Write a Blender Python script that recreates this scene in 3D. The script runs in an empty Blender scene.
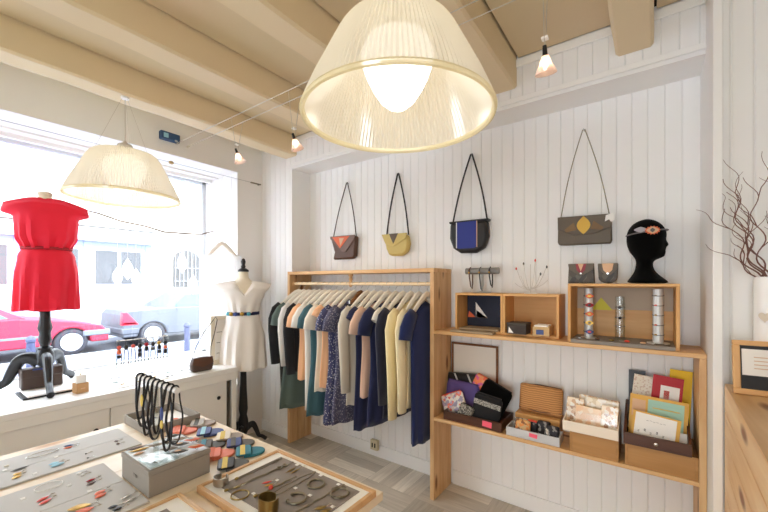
import bpy, bmesh, math, random
from mathutils import Vector as V, Matrix
random.seed(7)
C = bpy.context.scene.collection
PI = math.pi
sn, cs = math.sin, math.cos
R = math.radians

# ------------------------------------------------------------------ materials
def lin(h):
    h = h.lstrip('#'); r = []
    for i in (0, 2, 4):
        c = int(h[i:i+2], 16)/255
        r.append(c/12.92 if c <= .04045 else ((c+.055)/1.055)**2.4)
    return (*r, 1)

def newmat(name):
    m = bpy.data.materials.new(name); m.use_nodes = True
    nt = m.node_tree; b = nt.nodes['Principled BSDF']
    return m, nt, b

def plain(name, col, rough=.6, metal=0., spec=.5, bump=0., bscale=200., var=.0, sheen=0.):
    m, nt, b = newmat(name)
    b.inputs['Base Color'].default_value = lin(col)
    b.inputs['Roughness'].default_value = rough
    b.inputs['Metallic'].default_value = metal
    b.inputs['Specular IOR Level'].default_value = spec
    if sheen: b.inputs['Sheen Weight'].default_value = sheen
    if bump or var:
        tc = nt.nodes.new('ShaderNodeTexCoord'); n = nt.nodes.new('ShaderNodeTexNoise')
        n.inputs['Scale'].default_value = bscale; n.inputs['Detail'].default_value = 4
        nt.links.new(tc.outputs['Object'], n.inputs['Vector'])
        if bump:
            bp = nt.nodes.new('ShaderNodeBump'); bp.inputs['Strength'].default_value = bump; bp.inputs['Distance'].default_value = .004
            nt.links.new(n.outputs['Fac'], bp.inputs['Height']); nt.links.new(bp.outputs['Normal'], b.inputs['Normal'])
        if var:
            n2 = nt.nodes.new('ShaderNodeTexNoise'); n2.inputs['Scale'].default_value = bscale/12
            nt.links.new(tc.outputs['Object'], n2.inputs['Vector'])
            mx = nt.nodes.new('ShaderNodeMix'); mx.data_type = 'RGBA'; mx.blend_type = 'MULTIPLY'
            mx.inputs['Factor'].default_value = var
            mx.inputs['A'].default_value = lin(col)
            nt.links.new(n2.outputs['Color'], mx.inputs['B'])
            nt.links.new(mx.outputs['Result'], b.inputs['Base Color'])
    return m

def wood(name, c1, c2, axis='z', rough=.5, knots=True, scale=1., knotcol='#7a4a22'):
    m, nt, b = newmat(name); N = nt.nodes.new; L = nt.links.new
    tc = N('ShaderNodeTexCoord'); mp = N('ShaderNodeMapping')
    s = {'x': (1.2, 14, 14), 'y': (14, 1.2, 14), 'z': (14, 14, 1.2)}[axis]
    mp.inputs['Scale'].default_value = [q*scale for q in s]
    L(tc.outputs['Object'], mp.inputs['Vector'])
    oi = N('ShaderNodeObjectInfo'); vm = N('ShaderNodeVectorMath'); vm.operation = 'MULTIPLY_ADD'
    cb = N('ShaderNodeCombineXYZ')
    for k in 'XYZ': L(oi.outputs['Random'], cb.inputs[k])
    vm.inputs[1].default_value = (37, 23, 51)
    L(cb.outputs[0], vm.inputs[0]); L(mp.outputs['Vector'], vm.inputs[2])
    n = N('ShaderNodeTexNoise'); n.inputs['Scale'].default_value = 1.6; n.inputs['Detail'].default_value = 6
    n.inputs['Distortion'].default_value = .6
    L(vm.outputs[0], n.inputs['Vector'])
    cr = N('ShaderNodeValToRGB'); cr.color_ramp.elements[0].position = .35; cr.color_ramp.elements[1].position = .68
    cr.color_ramp.elements[0].color = lin(c2); cr.color_ramp.elements[1].color = lin(c1)
    L(n.outputs['Fac'], cr.inputs['Fac'])
    out = cr.outputs['Color']
    if knots:
        mp2 = N('ShaderNodeMapping'); s2 = {'x': (3, 9, 9), 'y': (9, 3, 9), 'z': (9, 9, 3)}[axis]
        mp2.inputs['Scale'].default_value = [q*scale for q in s2]
        L(tc.outputs['Object'], mp2.inputs['Vector'])
        vo = N('ShaderNodeTexVoronoi'); vo.inputs['Scale'].default_value = 1.0
        L(mp2.outputs['Vector'], vo.inputs['Vector'])
        cr2 = N('ShaderNodeValToRGB'); cr2.color_ramp.elements[0].position = .09; cr2.color_ramp.elements[1].position = .2
        cr2.color_ramp.elements[0].color = (0, 0, 0, 1); cr2.color_ramp.elements[1].color = (1, 1, 1, 1)
        L(vo.outputs['Distance'], cr2.inputs['Fac'])
        mx = N('ShaderNodeMix'); mx.data_type = 'RGBA'
        L(cr2.outputs['Color'], mx.inputs['Factor']); mx.inputs['A'].default_value = lin(knotcol); L(out, mx.inputs['B'])
        out = mx.outputs['Result']
    L(out, b.inputs['Base Color']); b.inputs['Roughness'].default_value = rough
    return m

def dotted(name, base, dot, scale=90, thr=.25, rough=.9):
    m, nt, b = newmat(name); N = nt.nodes.new; L = nt.links.new
    tc = N('ShaderNodeTexCoord'); vo = N('ShaderNodeTexVoronoi'); vo.inputs['Scale'].default_value = scale
    L(tc.outputs['Object'], vo.inputs['Vector'])
    cr = N('ShaderNodeValToRGB'); cr.color_ramp.interpolation = 'CONSTANT'
    cr.color_ramp.elements[0].color = lin(dot); cr.color_ramp.elements[1].position = thr; cr.color_ramp.elements[1].color = lin(base)
    L(vo.outputs['Distance'], cr.inputs['Fac']); L(cr.outputs['Color'], b.inputs['Base Color'])
    b.inputs['Roughness'].default_value = rough
    return m

def patches(name, cols, scale=30, rough=.8, stretch=(1, 1, 1)):
    """cells of several colours (prints, woven and patterned cloth)"""
    m, nt, b = newmat(name); N = nt.nodes.new; L = nt.links.new
    tc = N('ShaderNodeTexCoord'); mp = N('ShaderNodeMapping'); mp.inputs['Scale'].default_value = stretch
    vo = N('ShaderNodeTexVoronoi'); vo.inputs['Scale'].default_value = scale
    L(tc.outputs['Object'], mp.inputs['Vector']); L(mp.outputs['Vector'], vo.inputs['Vector'])
    sp = N('ShaderNodeSeparateColor'); L(vo.outputs['Color'], sp.inputs['Color'])
    cr = N('ShaderNodeValToRGB'); cr.color_ramp.interpolation = 'CONSTANT'
    e = cr.color_ramp.elements
    e[0].color = lin(cols[0]); e[1].position = 1/len(cols); e[1].color = lin(cols[1])
    for i, c in enumerate(cols[2:]):
        q = e.new((i+2)/len(cols)); q.color = lin(c)
    L(sp.outputs['Red'], cr.inputs['Fac']); L(cr.outputs['Color'], b.inputs['Base Color'])
    b.inputs['Roughness'].default_value = rough
    return m

def stripes(name, c1, c2, scale=20, axis='X', rough=.8, dist=0.):
    m, nt, b = newmat(name); N = nt.nodes.new; L = nt.links.new
    tc = N('ShaderNodeTexCoord'); w = N('ShaderNodeTexWave'); w.bands_direction = axis
    w.inputs['Scale'].default_value = scale; w.inputs['Distortion'].default_value = dist
    L(tc.outputs['Object'], w.inputs['Vector'])
    cr = N('ShaderNodeValToRGB'); cr.color_ramp.elements[0].position = .4; cr.color_ramp.elements[1].position = .6
    cr.color_ramp.elements[0].color = lin(c1); cr.color_ramp.elements[1].color = lin(c2)
    L(w.outputs['Fac'], cr.inputs['Fac']); L(cr.outputs['Color'], b.inputs['Base Color'])
    b.inputs['Roughness'].default_value = rough
    return m

def glassy(name, tint='#ffffff', gloss=.08, rough=.02):
    m = bpy.data.materials.new(name); m.use_nodes = True; nt = m.node_tree; nt.nodes.clear()
    N = nt.nodes.new; L = nt.links.new
    o = N('ShaderNodeOutputMaterial'); mx = N('ShaderNodeMixShader'); t = N('ShaderNodeBsdfTransparent'); g = N('ShaderNodeBsdfGlossy')
    t.inputs['Color'].default_value = lin(tint); g.inputs['Roughness'].default_value = rough
    mx.inputs['Fac'].default_value = gloss
    L(t.outputs[0], mx.inputs[1]); L(g.outputs[0], mx.inputs[2]); L(mx.outputs[0], o.inputs['Surface'])
    return m

def emit(name, col, s):
    m = bpy.data.materials.new(name); m.use_nodes = True; nt = m.node_tree; nt.nodes.clear()
    o = nt.nodes.new('ShaderNodeOutputMaterial'); e = nt.nodes.new('ShaderNodeEmission')
    e.inputs['Color'].default_value = lin(col); e.inputs['Strength'].default_value = s
    nt.links.new(e.outputs[0], o.inputs['Surface']); return m

def translucent(name, col, trans=.3, transp=.25, gloss=.12, rough=.15):
    """diffuse + translucent + see-through + a little gloss (pressed glass, sheer cloth, tissue)"""
    m = bpy.data.materials.new(name); m.use_nodes = True; nt = m.node_tree; nt.nodes.clear()
    N = nt.nodes.new; L = nt.links.new
    o = N('ShaderNodeOutputMaterial')
    d = N('ShaderNodeBsdfDiffuse'); tl = N('ShaderNodeBsdfTranslucent'); tp = N('ShaderNodeBsdfTransparent'); g = N('ShaderNodeBsdfGlossy')
    for q in (d, tl): q.inputs['Color'].default_value = lin(col)
    g.inputs['Roughness'].default_value = rough
    a = N('ShaderNodeMixShader'); a.inputs['Fac'].default_value = trans; L(d.outputs[0], a.inputs[1]); L(tl.outputs[0], a.inputs[2])
    b = N('ShaderNodeMixShader'); b.inputs['Fac'].default_value = transp; L(a.outputs[0], b.inputs[1]); L(tp.outputs[0], b.inputs[2])
    c = N('ShaderNodeMixShader'); c.inputs['Fac'].default_value = gloss; L(b.outputs[0], c.inputs[1]); L(g.outputs[0], c.inputs[2])
    L(c.outputs[0], o.inputs['Surface']); return m

def floor_mat():
    """grey-beige wood planks laid in small blocks that alternate direction"""
    m, nt, b = newmat('floor_planks'); N = nt.nodes.new; L = nt.links.new
    tc = N('ShaderNodeTexCoord')
    ch = N('ShaderNodeTexChecker'); ch.inputs['Scale'].default_value = 1/.42
    L(tc.outputs['Object'], ch.inputs['Vector'])
    outs = []
    for rot in (0, PI/2):
        mp = N('ShaderNodeMapping'); mp.inputs['Rotation'].default_value = (0, 0, rot)
        L(tc.outputs['Object'], mp.inputs['Vector'])
        br = N('ShaderNodeTexBrick'); br.inputs['Scale'].default_value = 1
        br.inputs['Brick Width'].default_value = .42; br.inputs['Row Height'].default_value = .105
        br.inputs['Mortar Size'].default_value = .0012; br.inputs['Mortar Smooth'].default_value = .2
        br.inputs['Color1'].default_value = (0, 0, 0, 1); br.inputs['Color2'].default_value = (1, 1, 1, 1)
        br.inputs['Mortar'].default_value = (.0, .0, .0, 1)
        br.offset = .0
        L(mp.outputs['Vector'], br.inputs['Vector'])
        cr = N('ShaderNodeValToRGB')
        cr.color_ramp.elements[0].color = lin('#a79e91'); cr.color_ramp.elements[1].color = lin('#eee6d8')
        q = cr.color_ramp.elements.new(.5); q.color = lin('#d3cabc')
        L(br.outputs['Color'], cr.inputs['Fac'])
        mp3 = N('ShaderNodeMapping'); mp3.inputs['Scale'].default_value = (3, 40, 1) if rot == 0 else (40, 3, 1)
        L(tc.outputs['Object'], mp3.inputs['Vector'])
        n = N('ShaderNodeTexNoise'); n.inputs['Scale'].default_value = 1.5; n.inputs['Detail'].default_value = 5
        L(mp3.outputs['Vector'], n.inputs['Vector'])
        cr3 = N('ShaderNodeValToRGB'); cr3.color_ramp.elements[0].color = (.82, .81, .79, 1); cr3.color_ramp.elements[1].color = (1.04, 1.04, 1.04, 1)
        cr3.color_ramp.elements[0].position = .3; cr3.color_ramp.elements[1].position = .65
        L(n.outputs['Fac'], cr3.inputs['Fac'])
        mx = N('ShaderNodeMix'); mx.data_type = 'RGBA'; mx.blend_type = 'MULTIPLY'; mx.inputs['Factor'].default_value = 1
        L(cr.outputs['Color'], mx.inputs['A']); L(cr3.outputs['Color'], mx.inputs['B'])
        outs.append(mx.outputs['Result'])
    mx = N('ShaderNodeMix'); mx.data_type = 'RGBA'
    L(ch.outputs['Fac'], mx.inputs['Factor']); L(outs[0], mx.inputs['A']); L(outs[1], mx.inputs['B'])
    L(mx.outputs['Result'], b.inputs['Base Color']); b.inputs['Roughness'].default_value = .45
    return m

M = dict(
    wall=plain('painted_boards', '#f3f1ee', .55, bump=.05, bscale=60, var=.04),
    wall2=plain('painted_plaster', '#f3f1ed', .7, bump=.08, bscale=25, var=.06),
    ceil=plain('ceiling_paint', '#decba8', .7, bump=.05, bscale=20, var=.1),
    beam=plain('beam_paint', '#e8d4ae', .6, bump=.25, bscale=9, var=.1),
    deck=plain('gap_shadow', '#3a2c20', .9),
    floor=floor_mat(),
    cab=plain('cabinet_paint', '#f1eee8', .45, bump=.03, bscale=30),
    white=plain('white_paint', '#f4f2ee', .5),
    sillw=plain('sill_white', '#f5f3f0', .35),
    black=plain('black_paint', '#17161a', .4),
    blackm=plain('black_metal', '#1b1b1d', .35, .6),
    dark=plain('dark_interior', '#1c1917', .9),
    pine_z=wood('pine_upright', '#deb887', '#cb9d6a', 'z'),
    pine_x=wood('pine_board', '#e2bb88', '#cf9f68', 'x'),
    pine_y=wood('pine_depth', '#dcae74', '#c8945a', 'y'),
    table_y=wood('pale_table_wood', '#f1e3cd', '#e8d3b4', 'y', .4, scale=.6, knotcol='#c08a52'),
    crate=wood('plywood_crate', '#dfae70', '#d09b5a', 'x', .5, False),
    crate_z=wood('plywood_crate_upright', '#dfae70', '#d09b5a', 'z', .5, False),
    dkwood=wood('dark_brown_wood', '#5b3420', '#41220f', 'x', .45, False),
    frame_b=wood('frame_brown', '#8a5a30', '#6e421e', 'x', .45, False),
    trayw=wood('tray_wood', '#e0ba8a', '#cfa070', 'x', .45, False),
    counterw=wood('counter_boards', '#f8d9ac', '#e6b984', 'y', .45, True, .8, '#8a4f2a'),
    creamwood=plain('cream_hanger', '#efe7d8', .45),
    steel=plain('brushed_steel', '#b9b9b6', .3, 1.),
    silver=plain('silver', '#d6d4ce', .25, 1.),
    brass=plain('old_brass', '#9a8350', .35, 1.),
    chain=plain('dull_chain', '#8f8570', .4, 1.),
    felt=plain('grey_felt', '#8f8881', .95, bump=.1, bscale=400),
    velvet=plain('taupe_velvet', '#8d8279', .95, bump=.1, bscale=400, sheen=.2),
    panel=plain('pale_grey_panel', '#c9c6c2', .8, bump=.05, bscale=300),
    boxgrey=plain('taupe_box', '#9c948a', .75),
    mat=plain('white_mat', '#f4f1ea', .8),
    glass=glassy('window_glass', '#fbfdff', .04),
    acrylic=glassy('clear_acrylic', '#f3f8f8', .13, .08),
    paper=plain('white_paper', '#f6f3ee', .8),
    cream=plain('cream_cloth', '#efe8da', .9, bump=.1, bscale=300),
    linen=plain('linen_torso', '#eadfc8', .85, bump=.1, bscale=300),
    reddress=plain('red_crepe', '#ea1434', .75, bump=.08, bscale=150),
    redseam=plain('red_waistband', '#a01a26', .8),
    sheer=translucent('sheer_white', '#fbfbfb', .45, .35, .0),
    leafp=translucent('paper_leaf', '#fbfbfb', .75, .35, .0),
    lampglass=translucent('pressed_glass', '#f1ead8', .38, .10, .10, .15),
    lamprim=translucent('pressed_glass_rim', '#fbf0c8', .5, .2, .12, .15),
    opal=emit('opal_bulb', '#fff8ea', 1.7),
    spotglow=emit('spot_bulb', '#ffd9b8', 14.),
    spotglass=translucent('spot_reflector', '#ffeee4', .6, .3, .15, .1),
    cable=plain('tensioned_cable', '#c9c4ba', .4, .5),
    flock=plain('black_flock', '#050505', 1., spec=.1, sheen=.05),
    leather_bk=plain('black_leather', '#1d1b1d', .4, bump=.15, bscale=250),
    leather_br=plain('brown_leather', '#5a3b2c', .5, bump=.2, bscale=200),
    leather_dk=plain('chocolate_leather', '#4b3a33', .45, bump=.2, bscale=200),
    leather_ye=plain('yellow_leather', '#cdb56a', .55, bump=.15, bscale=200),
    leather_ol=plain('olive_leather', '#5c4e3c', .45, bump=.2, bscale=200),
    blue_leather=plain('blue_leather', '#1f2f86', .45, bump=.15, bscale=200),
    orange=plain('orange_leather', '#e0683a', .55),
    tan=plain('tan_leather', '#d9b08c', .6),
    gold=plain('gold_leaf', '#b9923f', .4, .6),
    coral=plain('coral_red', '#e0503c', .5),
    teal=plain('teal_leather', '#25788a', .55),
    salmon=plain('salmon_leather', '#ef8a72', .6),
    slate=plain('slate_leather', '#5c5a56', .6),
    taupe=plain('taupe_leather', '#9b8c7f', .6),
    navyl=plain('navy_leather', '#3a4a86', .55),
    yellow=plain('yellow_band', '#e2c562', .6),
    pink=plain('pink_tag', '#f5637a', .7),
    ltblue=plain('light_blue', '#9fd0e0', .6),
    navyblue=plain('navy_panel', '#1b2034', .7),
    blueobj=plain('blue_housing', '#2d4f78', .5),
)
WORLD, SUN, EXPO, LAMPW, SPOTW = 5.2, 0.8, 1.03, .6, 5.
# ------------------------------------------------------------------ mesh helpers
class MB:
    def __init__(s): s.v = []; s.f = []
    def add(s, vs, fs):
        n = len(s.v); s.v += [V(q) for q in vs]; s.f += [[i+n for i in f] for f in fs]; return s
    def box(s, x0, x1, y0, y1, z0, z1, m=None):
        vs = [V((x, y, z)) for x in (x0, x1) for y in (y0, y1) for z in (z0, z1)]
        if m is not None: vs = [m @ q for q in vs]
        return s.add(vs, [(0, 1, 3, 2), (4, 6, 7, 5), (0, 4, 5, 1), (2, 3, 7, 6), (0, 2, 6, 4), (1, 5, 7, 3)])
    def rings(s, rs, cap0=True, cap1=True, closed=True):
        n = len(rs[0]); vs = [p for r in rs for p in r]; fs = []
        for j in range(len(rs)-1):
            for i in range(n if closed else n-1):
                k = (i+1) % n
                fs.append((j*n+i, j*n+k, (j+1)*n+k, (j+1)*n+i))
        if cap0: fs.append(tuple(range(n-1, -1, -1)))
        if cap1: fs.append(tuple((len(rs)-1)*n+i for i in range(n)))
        return s.add(vs, fs)
    def cyl(s, p0, p1, r0, r1=None, n=14, cap=True):
        return s.tube([p0, p1], [r0, r0 if r1 is None else r1], n, cap=cap)
    def tube(s, pts, r, n=8, closed=False, cap=True, flat=None, up=None):
        pts = [V(p) for p in pts]; L = len(pts)
        rr = r if isinstance(r, (list, tuple)) else [r]*L
        rs = []; prev = None
        for i, p in enumerate(pts):
            if closed: t = pts[(i+1) % L]-pts[i-1]
            else: t = pts[min(i+1, L-1)]-pts[max(i-1, 0)]
            t = t.normalized() if t.length > 1e-9 else V((0, 0, 1))
            if prev is None:
                a = V(up) if up is not None else (V((0, 0, 1)) if abs(t.z) < .9 else V((1, 0, 0)))
            else: a = prev
            a = (a-t*a.dot(t)); a = a.normalized() if a.length > 1e-6 else t.orthogonal().normalized()
            prev = a; b = t.cross(a)
            fa, fb = flat if flat else (1, 1)
            rs.append([p+a*(cs(2*PI*k/n)*rr[i]*fa)+b*(sn(2*PI*k/n)*rr[i]*fb) for k in range(n)])
        if closed:
            rs.append(rs[0]); return s.rings(rs, False, False)
        return s.rings(rs, cap, cap)
    def lathe(s, prof, n=32, c=(0, 0, 0), cap0=False, cap1=False, rib=0., ribn=0):
        c = V(c); rs = []
        for r, z in prof:
            rs.append([c+V(((r+(rib if (ribn and k % 2) else 0))*cs(2*PI*k/n), (r+(rib if (ribn and k % 2) else 0))*sn(2*PI*k/n), z)) for k in range(n)])
        return s.rings(rs, cap0, cap1)
    def prism(s, poly, O, U, Vv, W):
        O, U, Vv, W = V(O), V(U), V(Vv), V(W); n = len(poly)
        a = [O+U*p[0]+Vv*p[1] for p in poly]
        return s.rings([a, [q+W for q in a]])
    def sph(s, c, r, nu=14, nv=9, m=None):
        c = V(c); rx, ry, rz = r if isinstance(r, (list, tuple)) else (r, r, r); rs = []
        for j in range(nv+1):
            t = PI*(j/nv); t = min(max(t, .02), PI-.02)
            ring = [V((rx*sn(t)*cs(2*PI*i/nu), ry*sn(t)*sn(2*PI*i/nu), -rz*cs(t))) for i in range(nu)]
            if m is not None: ring = [m @ q for q in ring]
            rs.append([c+q for q in ring])
        return s.rings(rs)
    def xf(s, m):
        s.v = [m @ q for q in s.v]; return s
    def build(s, name, mat, parent=None, origin=None, bevel=0., solid=0., sharp=32, sub=0, local=False, kind=None):
        o0 = V((0, 0, 0))
        if not local:
            o0 = V(origin) if origin is not None else (V(parent_world(parent)) if parent else V((0, 0, 0)))
            if parent is None and origin is None:
                xs = [q.x for q in s.v]; ys = [q.y for q in s.v]; zs = [q.z for q in s.v]
                o0 = V(((min(xs)+max(xs))/2, (min(ys)+max(ys))/2, min(zs)))
        me = bpy.data.meshes.new(name)
        me.from_pydata([tuple(q-o0) for q in s.v], [], s.f)
        bm = bmesh.new(); bm.from_mesh(me); bmesh.ops.recalc_face_normals(bm, faces=bm.faces); bm.to_mesh(me); bm.free()
        for p in me.polygons: p.use_smooth = True
        me.set_sharp_from_angle(angle=R(sharp))
        me.materials.append(mat if not isinstance(mat, str) else M[mat])
        o = bpy.data.objects.new(name, me); C.objects.link(o)
        if parent:
            o.parent = parent
            if not local: o.location = o0-V(parent_world(parent))
        else: o.location = o0 if not local else (0, 0, 0)
        if bevel:
            b = o.modifiers.new('bevel', 'BEVEL'); b.width = bevel; b.segments = 2; b.limit_method = 'ANGLE'; b.angle_limit = R(40)
        if solid:
            b = o.modifiers.new('thickness', 'SOLIDIFY'); b.thickness = solid; b.offset = 0
        if sub:
            b = o.modifiers.new('smooth', 'SUBSURF'); b.levels = sub; b.render_levels = sub
        if kind: o['kind'] = kind
        return o

def parent_world(o):
    p = V(o.location); q = o.parent
    while q: p = p+V(q.location); q = q.parent
    return p
def B(*a): return MB().box(*a)
def tag(o, label, cat, group=None, kind=None):
    o['label'] = label; o['category'] = cat
    if group: o['group'] = group
    if kind: o['kind'] = kind
    return o
def thing(name, label, cat, loc=(0, 0, 0), rz=0, group=None):
    o = bpy.data.objects.new(name, None); C.objects.link(o); o.empty_display_size = .05
    o.location = loc; o.rotation_euler = (0, 0, rz); return tag(o, label, cat, group)
def struct(name, mb, mat, **k):
    return mb.build(name, mat, kind='structure', **k)
def copy_tree(o, parent=None):
    c = o.copy(); C.objects.link(c)
    if parent: c.parent = parent
    for ch in list(o.children): copy_tree(ch, c)
    return c
def pl(pts, x):
    if x <= pts[0][0]: return pts[0][1]
    for (a, p), (b, q) in zip(pts, pts[1:]):
        if x <= b:
            t = (x-a)/(b-a); t = t*t*(3-2*t); return p+(q-p)*t
    return pts[-1][1]
def boards(mb, O, U, Vv, Nn, width, height, pitch=.071, depth=.02, g=.004, gd=.005, start=0.):
    """board panel: grooved profile along U, extruded along Vv; Nn points out of the face"""
    poly = [(0, -depth), (0, 0)]; x = start if start > .01 else pitch
    while x < width-.008:
        poly += [(x-g, 0), (x, -gd), (x+g*.4, -gd), (x+g*.8, 0)]; x += pitch
    poly += [(width, 0), (width, -depth)]
    return mb.prism(poly, O, U, Nn, V(Vv)*height)
def arc(c, r, a0, a1, n=20, z=0):
    return [V((c[0]+r*cs(a0+(a1-a0)*i/n), c[1]+r*sn(a0+(a1-a0)*i/n), c[2]+z)) for i in range(n+1)]
def rrect(w, h, r, n=5):
    p = []
    for cx, cy, a in ((w/2-r, h/2-r, 0), (-w/2+r, h/2-r, PI/2), (-w/2+r, -h/2+r, PI), (w/2-r, -h/2+r, 1.5*PI)):
        p += [(cx+r*cs(a+PI/2*i/n), cy+r*sn(a+PI/2*i/n)) for i in range(n+1)]
    return p
def pillow(mb, w, h, t, m, n=12, r=.15):
    """soft pouch: a rounded rectangle that swells in the middle (local X, Z plane, thickness along Y)"""
    out = rrect(w, h, min(w, h)*r, 4); rs = []
    for k, (s, d) in enumerate(((.001, -t/2), (.5, -t*.48), (.82, -t*.38), (.97, -t*.16), (1, 0), (.97, t*.16), (.82, t*.38), (.5, t*.48), (.001, t/2))):
        rs.append([m @ V((x*s, d, z*s)) for x, z in out])
    return mb.rings(rs)
def TR(loc, rx=0, ry=0, rz=0):
    return Matrix.Translation(V(loc)) @ Matrix.Rotation(rz, 4, 'Z') @ Matrix.Rotation(ry, 4, 'Y') @ Matrix.Rotation(rx, 4, 'X')
# ------------------------------------------------------------------ the setting
WX, FY, AY, CZ = -3.09, 2.2, 2.42, 2.77       # window wall, wall front, alcove back, ceiling
AL, AR = -2.645, .213                           # alcove left and right
X1, Y0 = 2.7, -2.6
Zv, Xv, Yv = (0, 0, 1), (1, 0, 0), (0, 1, 0)
struct('floor', B(-3.75, X1, Y0, 2.6, -.05, 0), 'floor', origin=(0, 0, 0))
# back wall: pier left of the alcove, alcove back and sides, header over it with a boarded soffit
mb = MB()
boards(mb, (WX-.02, FY, 0), Xv, Zv, (0, -1, 0), AL-WX+.02, CZ+.02, .074, .24)
struct('wall_back_pier', mb, 'wall')
mb = MB()
boards(mb, (AL, AY, 0), Xv, Zv, (0, -1, 0), AR-AL, 2.52, .0715, .06)
struct('wall_back', mb, 'wall'); mb = MB()
boards(mb, (AL, FY, 2.515), Xv, Zv, (0, -1, 0), AR-AL, CZ+.02-2.515, .0715, .24, start=.05)
boards(mb, (AL+.0, FY+.001, 2.514), Xv, Yv, (0, 0, -1), AR-AL, .219, .0715, -.02, start=.05)
struct('wall_back_header', mb, 'wall')
struct('trim_1', B(AL, AR, FY-.014, FY, CZ-.052, CZ-.006).box(WX, AL, FY-.014, FY, CZ-.052, CZ-.006), 'white', bevel=.004)
struct('trim_2', B(AL, AR, FY-.008, FY, 2.515, 2.545), 'white', bevel=.003)
struct('baseboard_back', B(AL, -1.18, AY-.012, AY, 0, .10).box(-1.14, AR, AY-.012, AY, 0, .10).box(WX, AL, FY-.012, FY, 0, .10), 'wall', bevel=.003)
# right end: partition cheek, corner trim and boarded wall
mb = MB()
mb.box(AR, AR+.03, 1.95, 2.45, 0, CZ)
boards(mb, (AR+.03, 1.965, 0), Xv, Zv, (0, -1, 0), X1-AR-.03, CZ, .0665, .5, .0055, .006, start=.022)
struct('wall_right_front', mb, 'wall')
struct('trim_3', B(AR-.004, AR+.026, 1.938, 1.962, 0, CZ), 'white', bevel=.003)
struct('wall_rear_added', B(-3.2, -.5, Y0-.1, Y0, 0, CZ+.1).box(.5, X1+.1, Y0-.1, Y0, 0, CZ+.1).box(-.5, .5, Y0-.1, Y0, 2.3, CZ+.1), 'wall2')  # unseen wall added to cut light from behind, opening sized for it
struct('wall_right_sunstop', B(X1, X1+.1, Y0, 2.6, 0, CZ+.1), 'wall')  # unseen wall added to keep the sun out of the room
# window wall: plaster over a deep boarded recess
WY0, WY1, WT, GX, SZ = -1.3, 1.93, 2.475, -3.68, .75
mb = MB()
mb.box(WX-.02, WX, WY1, FY, 0, CZ+.02)                      # pier by the corner
mb.box(WX-.02, WX, Y0, WY0, 0, CZ+.02)
mb.box(WX-.02, WX, WY0, WY1, WT, CZ+.02)                    # over the window
mb.box(WX-.02, WX, WY0, WY1, 0, .5)
struct('wall_left', mb, 'wall2')
mb = MB()
boards(mb, (WX-.02, WY1, SZ-.1), (-1, 0, 0), Zv, (0, -1, 0), WX-.02-GX+.1, WT-SZ+.1, .08, .3)   # recess cheek
mb.box(GX-.1, WX-.02, WY0-.2, WY0, SZ-.1, WT)
mb.box(GX-.12, WX-.02, WY0-.2, WY1+.2, WT, CZ+.02)          # recess ceiling
mb.box(GX-.12, GX-.02, WY0-.2, WY1+.2, -.3, SZ-.06)         # outer parapet
struct('wall_left_recess', mb, 'white')
struct('trim_4', B(GX+.1, GX+.14, WY0, WY1, WT-.03, WT).box(GX+.25, GX+.27, WY0, WY1, WT-.015, WT), 'white', bevel=.003)
w = struct('window_1', B(GX-.03, GX+.02, WY1-.035, WY1, SZ, WT).box(GX-.03, GX+.02, WY0, WY0+.035, SZ, WT)
    .box(GX-.03, GX+.02, WY0, WY1, WT-.03, WT).box(GX-.03, GX+.02, WY0, WY1, SZ-.02, SZ+.015).box(GX-.03, GX+.02, .405, .45, SZ, WT), plain('window_frame', '#d4d7da', .5, .0))
B(GX-.006, GX, WY0+.03, WY1-.03, SZ+.01, WT-.025).build('window_pane', 'glass', w)
# ceiling boards between the beams, with the dark gaps at their edges
bx = [(-2.577-.165, -2.577), (-1.92-.16, -1.92), (-1.275-.16, -1.275), (-.628-.16, -.628), (-.134, .022), (.67-.16, .67), (1.32-.16, 1.32), (1.97-.16, 1.97)]
mb = MB(); prev = WX-.02
for a, b in bx+[(X1+.1, X1+.2)]:
    mb.box(prev+(.012 if prev > WX else .026), a-.010, Y0, FY-.012, CZ, CZ+.02); prev = b
mb.box(.25, X1, 1.9, 1.96, CZ, CZ+.02)
struct('ceiling', mb, 'ceil')
struct('ceiling_deck', B(-3.85, X1+.1, Y0, 2.6, CZ+.03, CZ+.12), 'deck')  # coloured dark brown so the gaps below it read as shadow
random.seed(3)
for i, (a, b) in enumerate(bx):
    rs = []; n = 40
    for j in range(n+1):
        y = Y0+(FY-.003-Y0)*j/n; w1, w2, w3 = [random.uniform(-.004, .004) for _ in range(3)]
        if j == n: w1 = w2 = w3 = 0
        rs.append([V((a, y, CZ+.028)), V((a+w1, y, 2.615)), V((a+.015+w1, y, 2.6+w3*.5)), V((b-.012+w2, y, 2.6+w3*.5)), V((b+w2*.6, y, 2.612)), V((b, y, CZ+.028))])
    o = MB().rings(rs).build('ceiling_beam', 'beam', kind='structure')
# socket on the alcove back, low
s = thing('wall_socket', 'small beige double socket low on the wall under the clothes rail', 'socket', (-1.835, AY, .06))
B(-1.872, -1.80, AY-.042, AY-.0125, .062, .145).build('back_box', plain('socket_beige', '#cdbf9e', .5), s, bevel=.004)
B(-1.855, -1.845, AY-.045, AY-.042, .085, .12).box(-1.828, -1.818, AY-.045, AY-.042, .085, .12).build('socket_face', 'dark', s)

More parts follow.
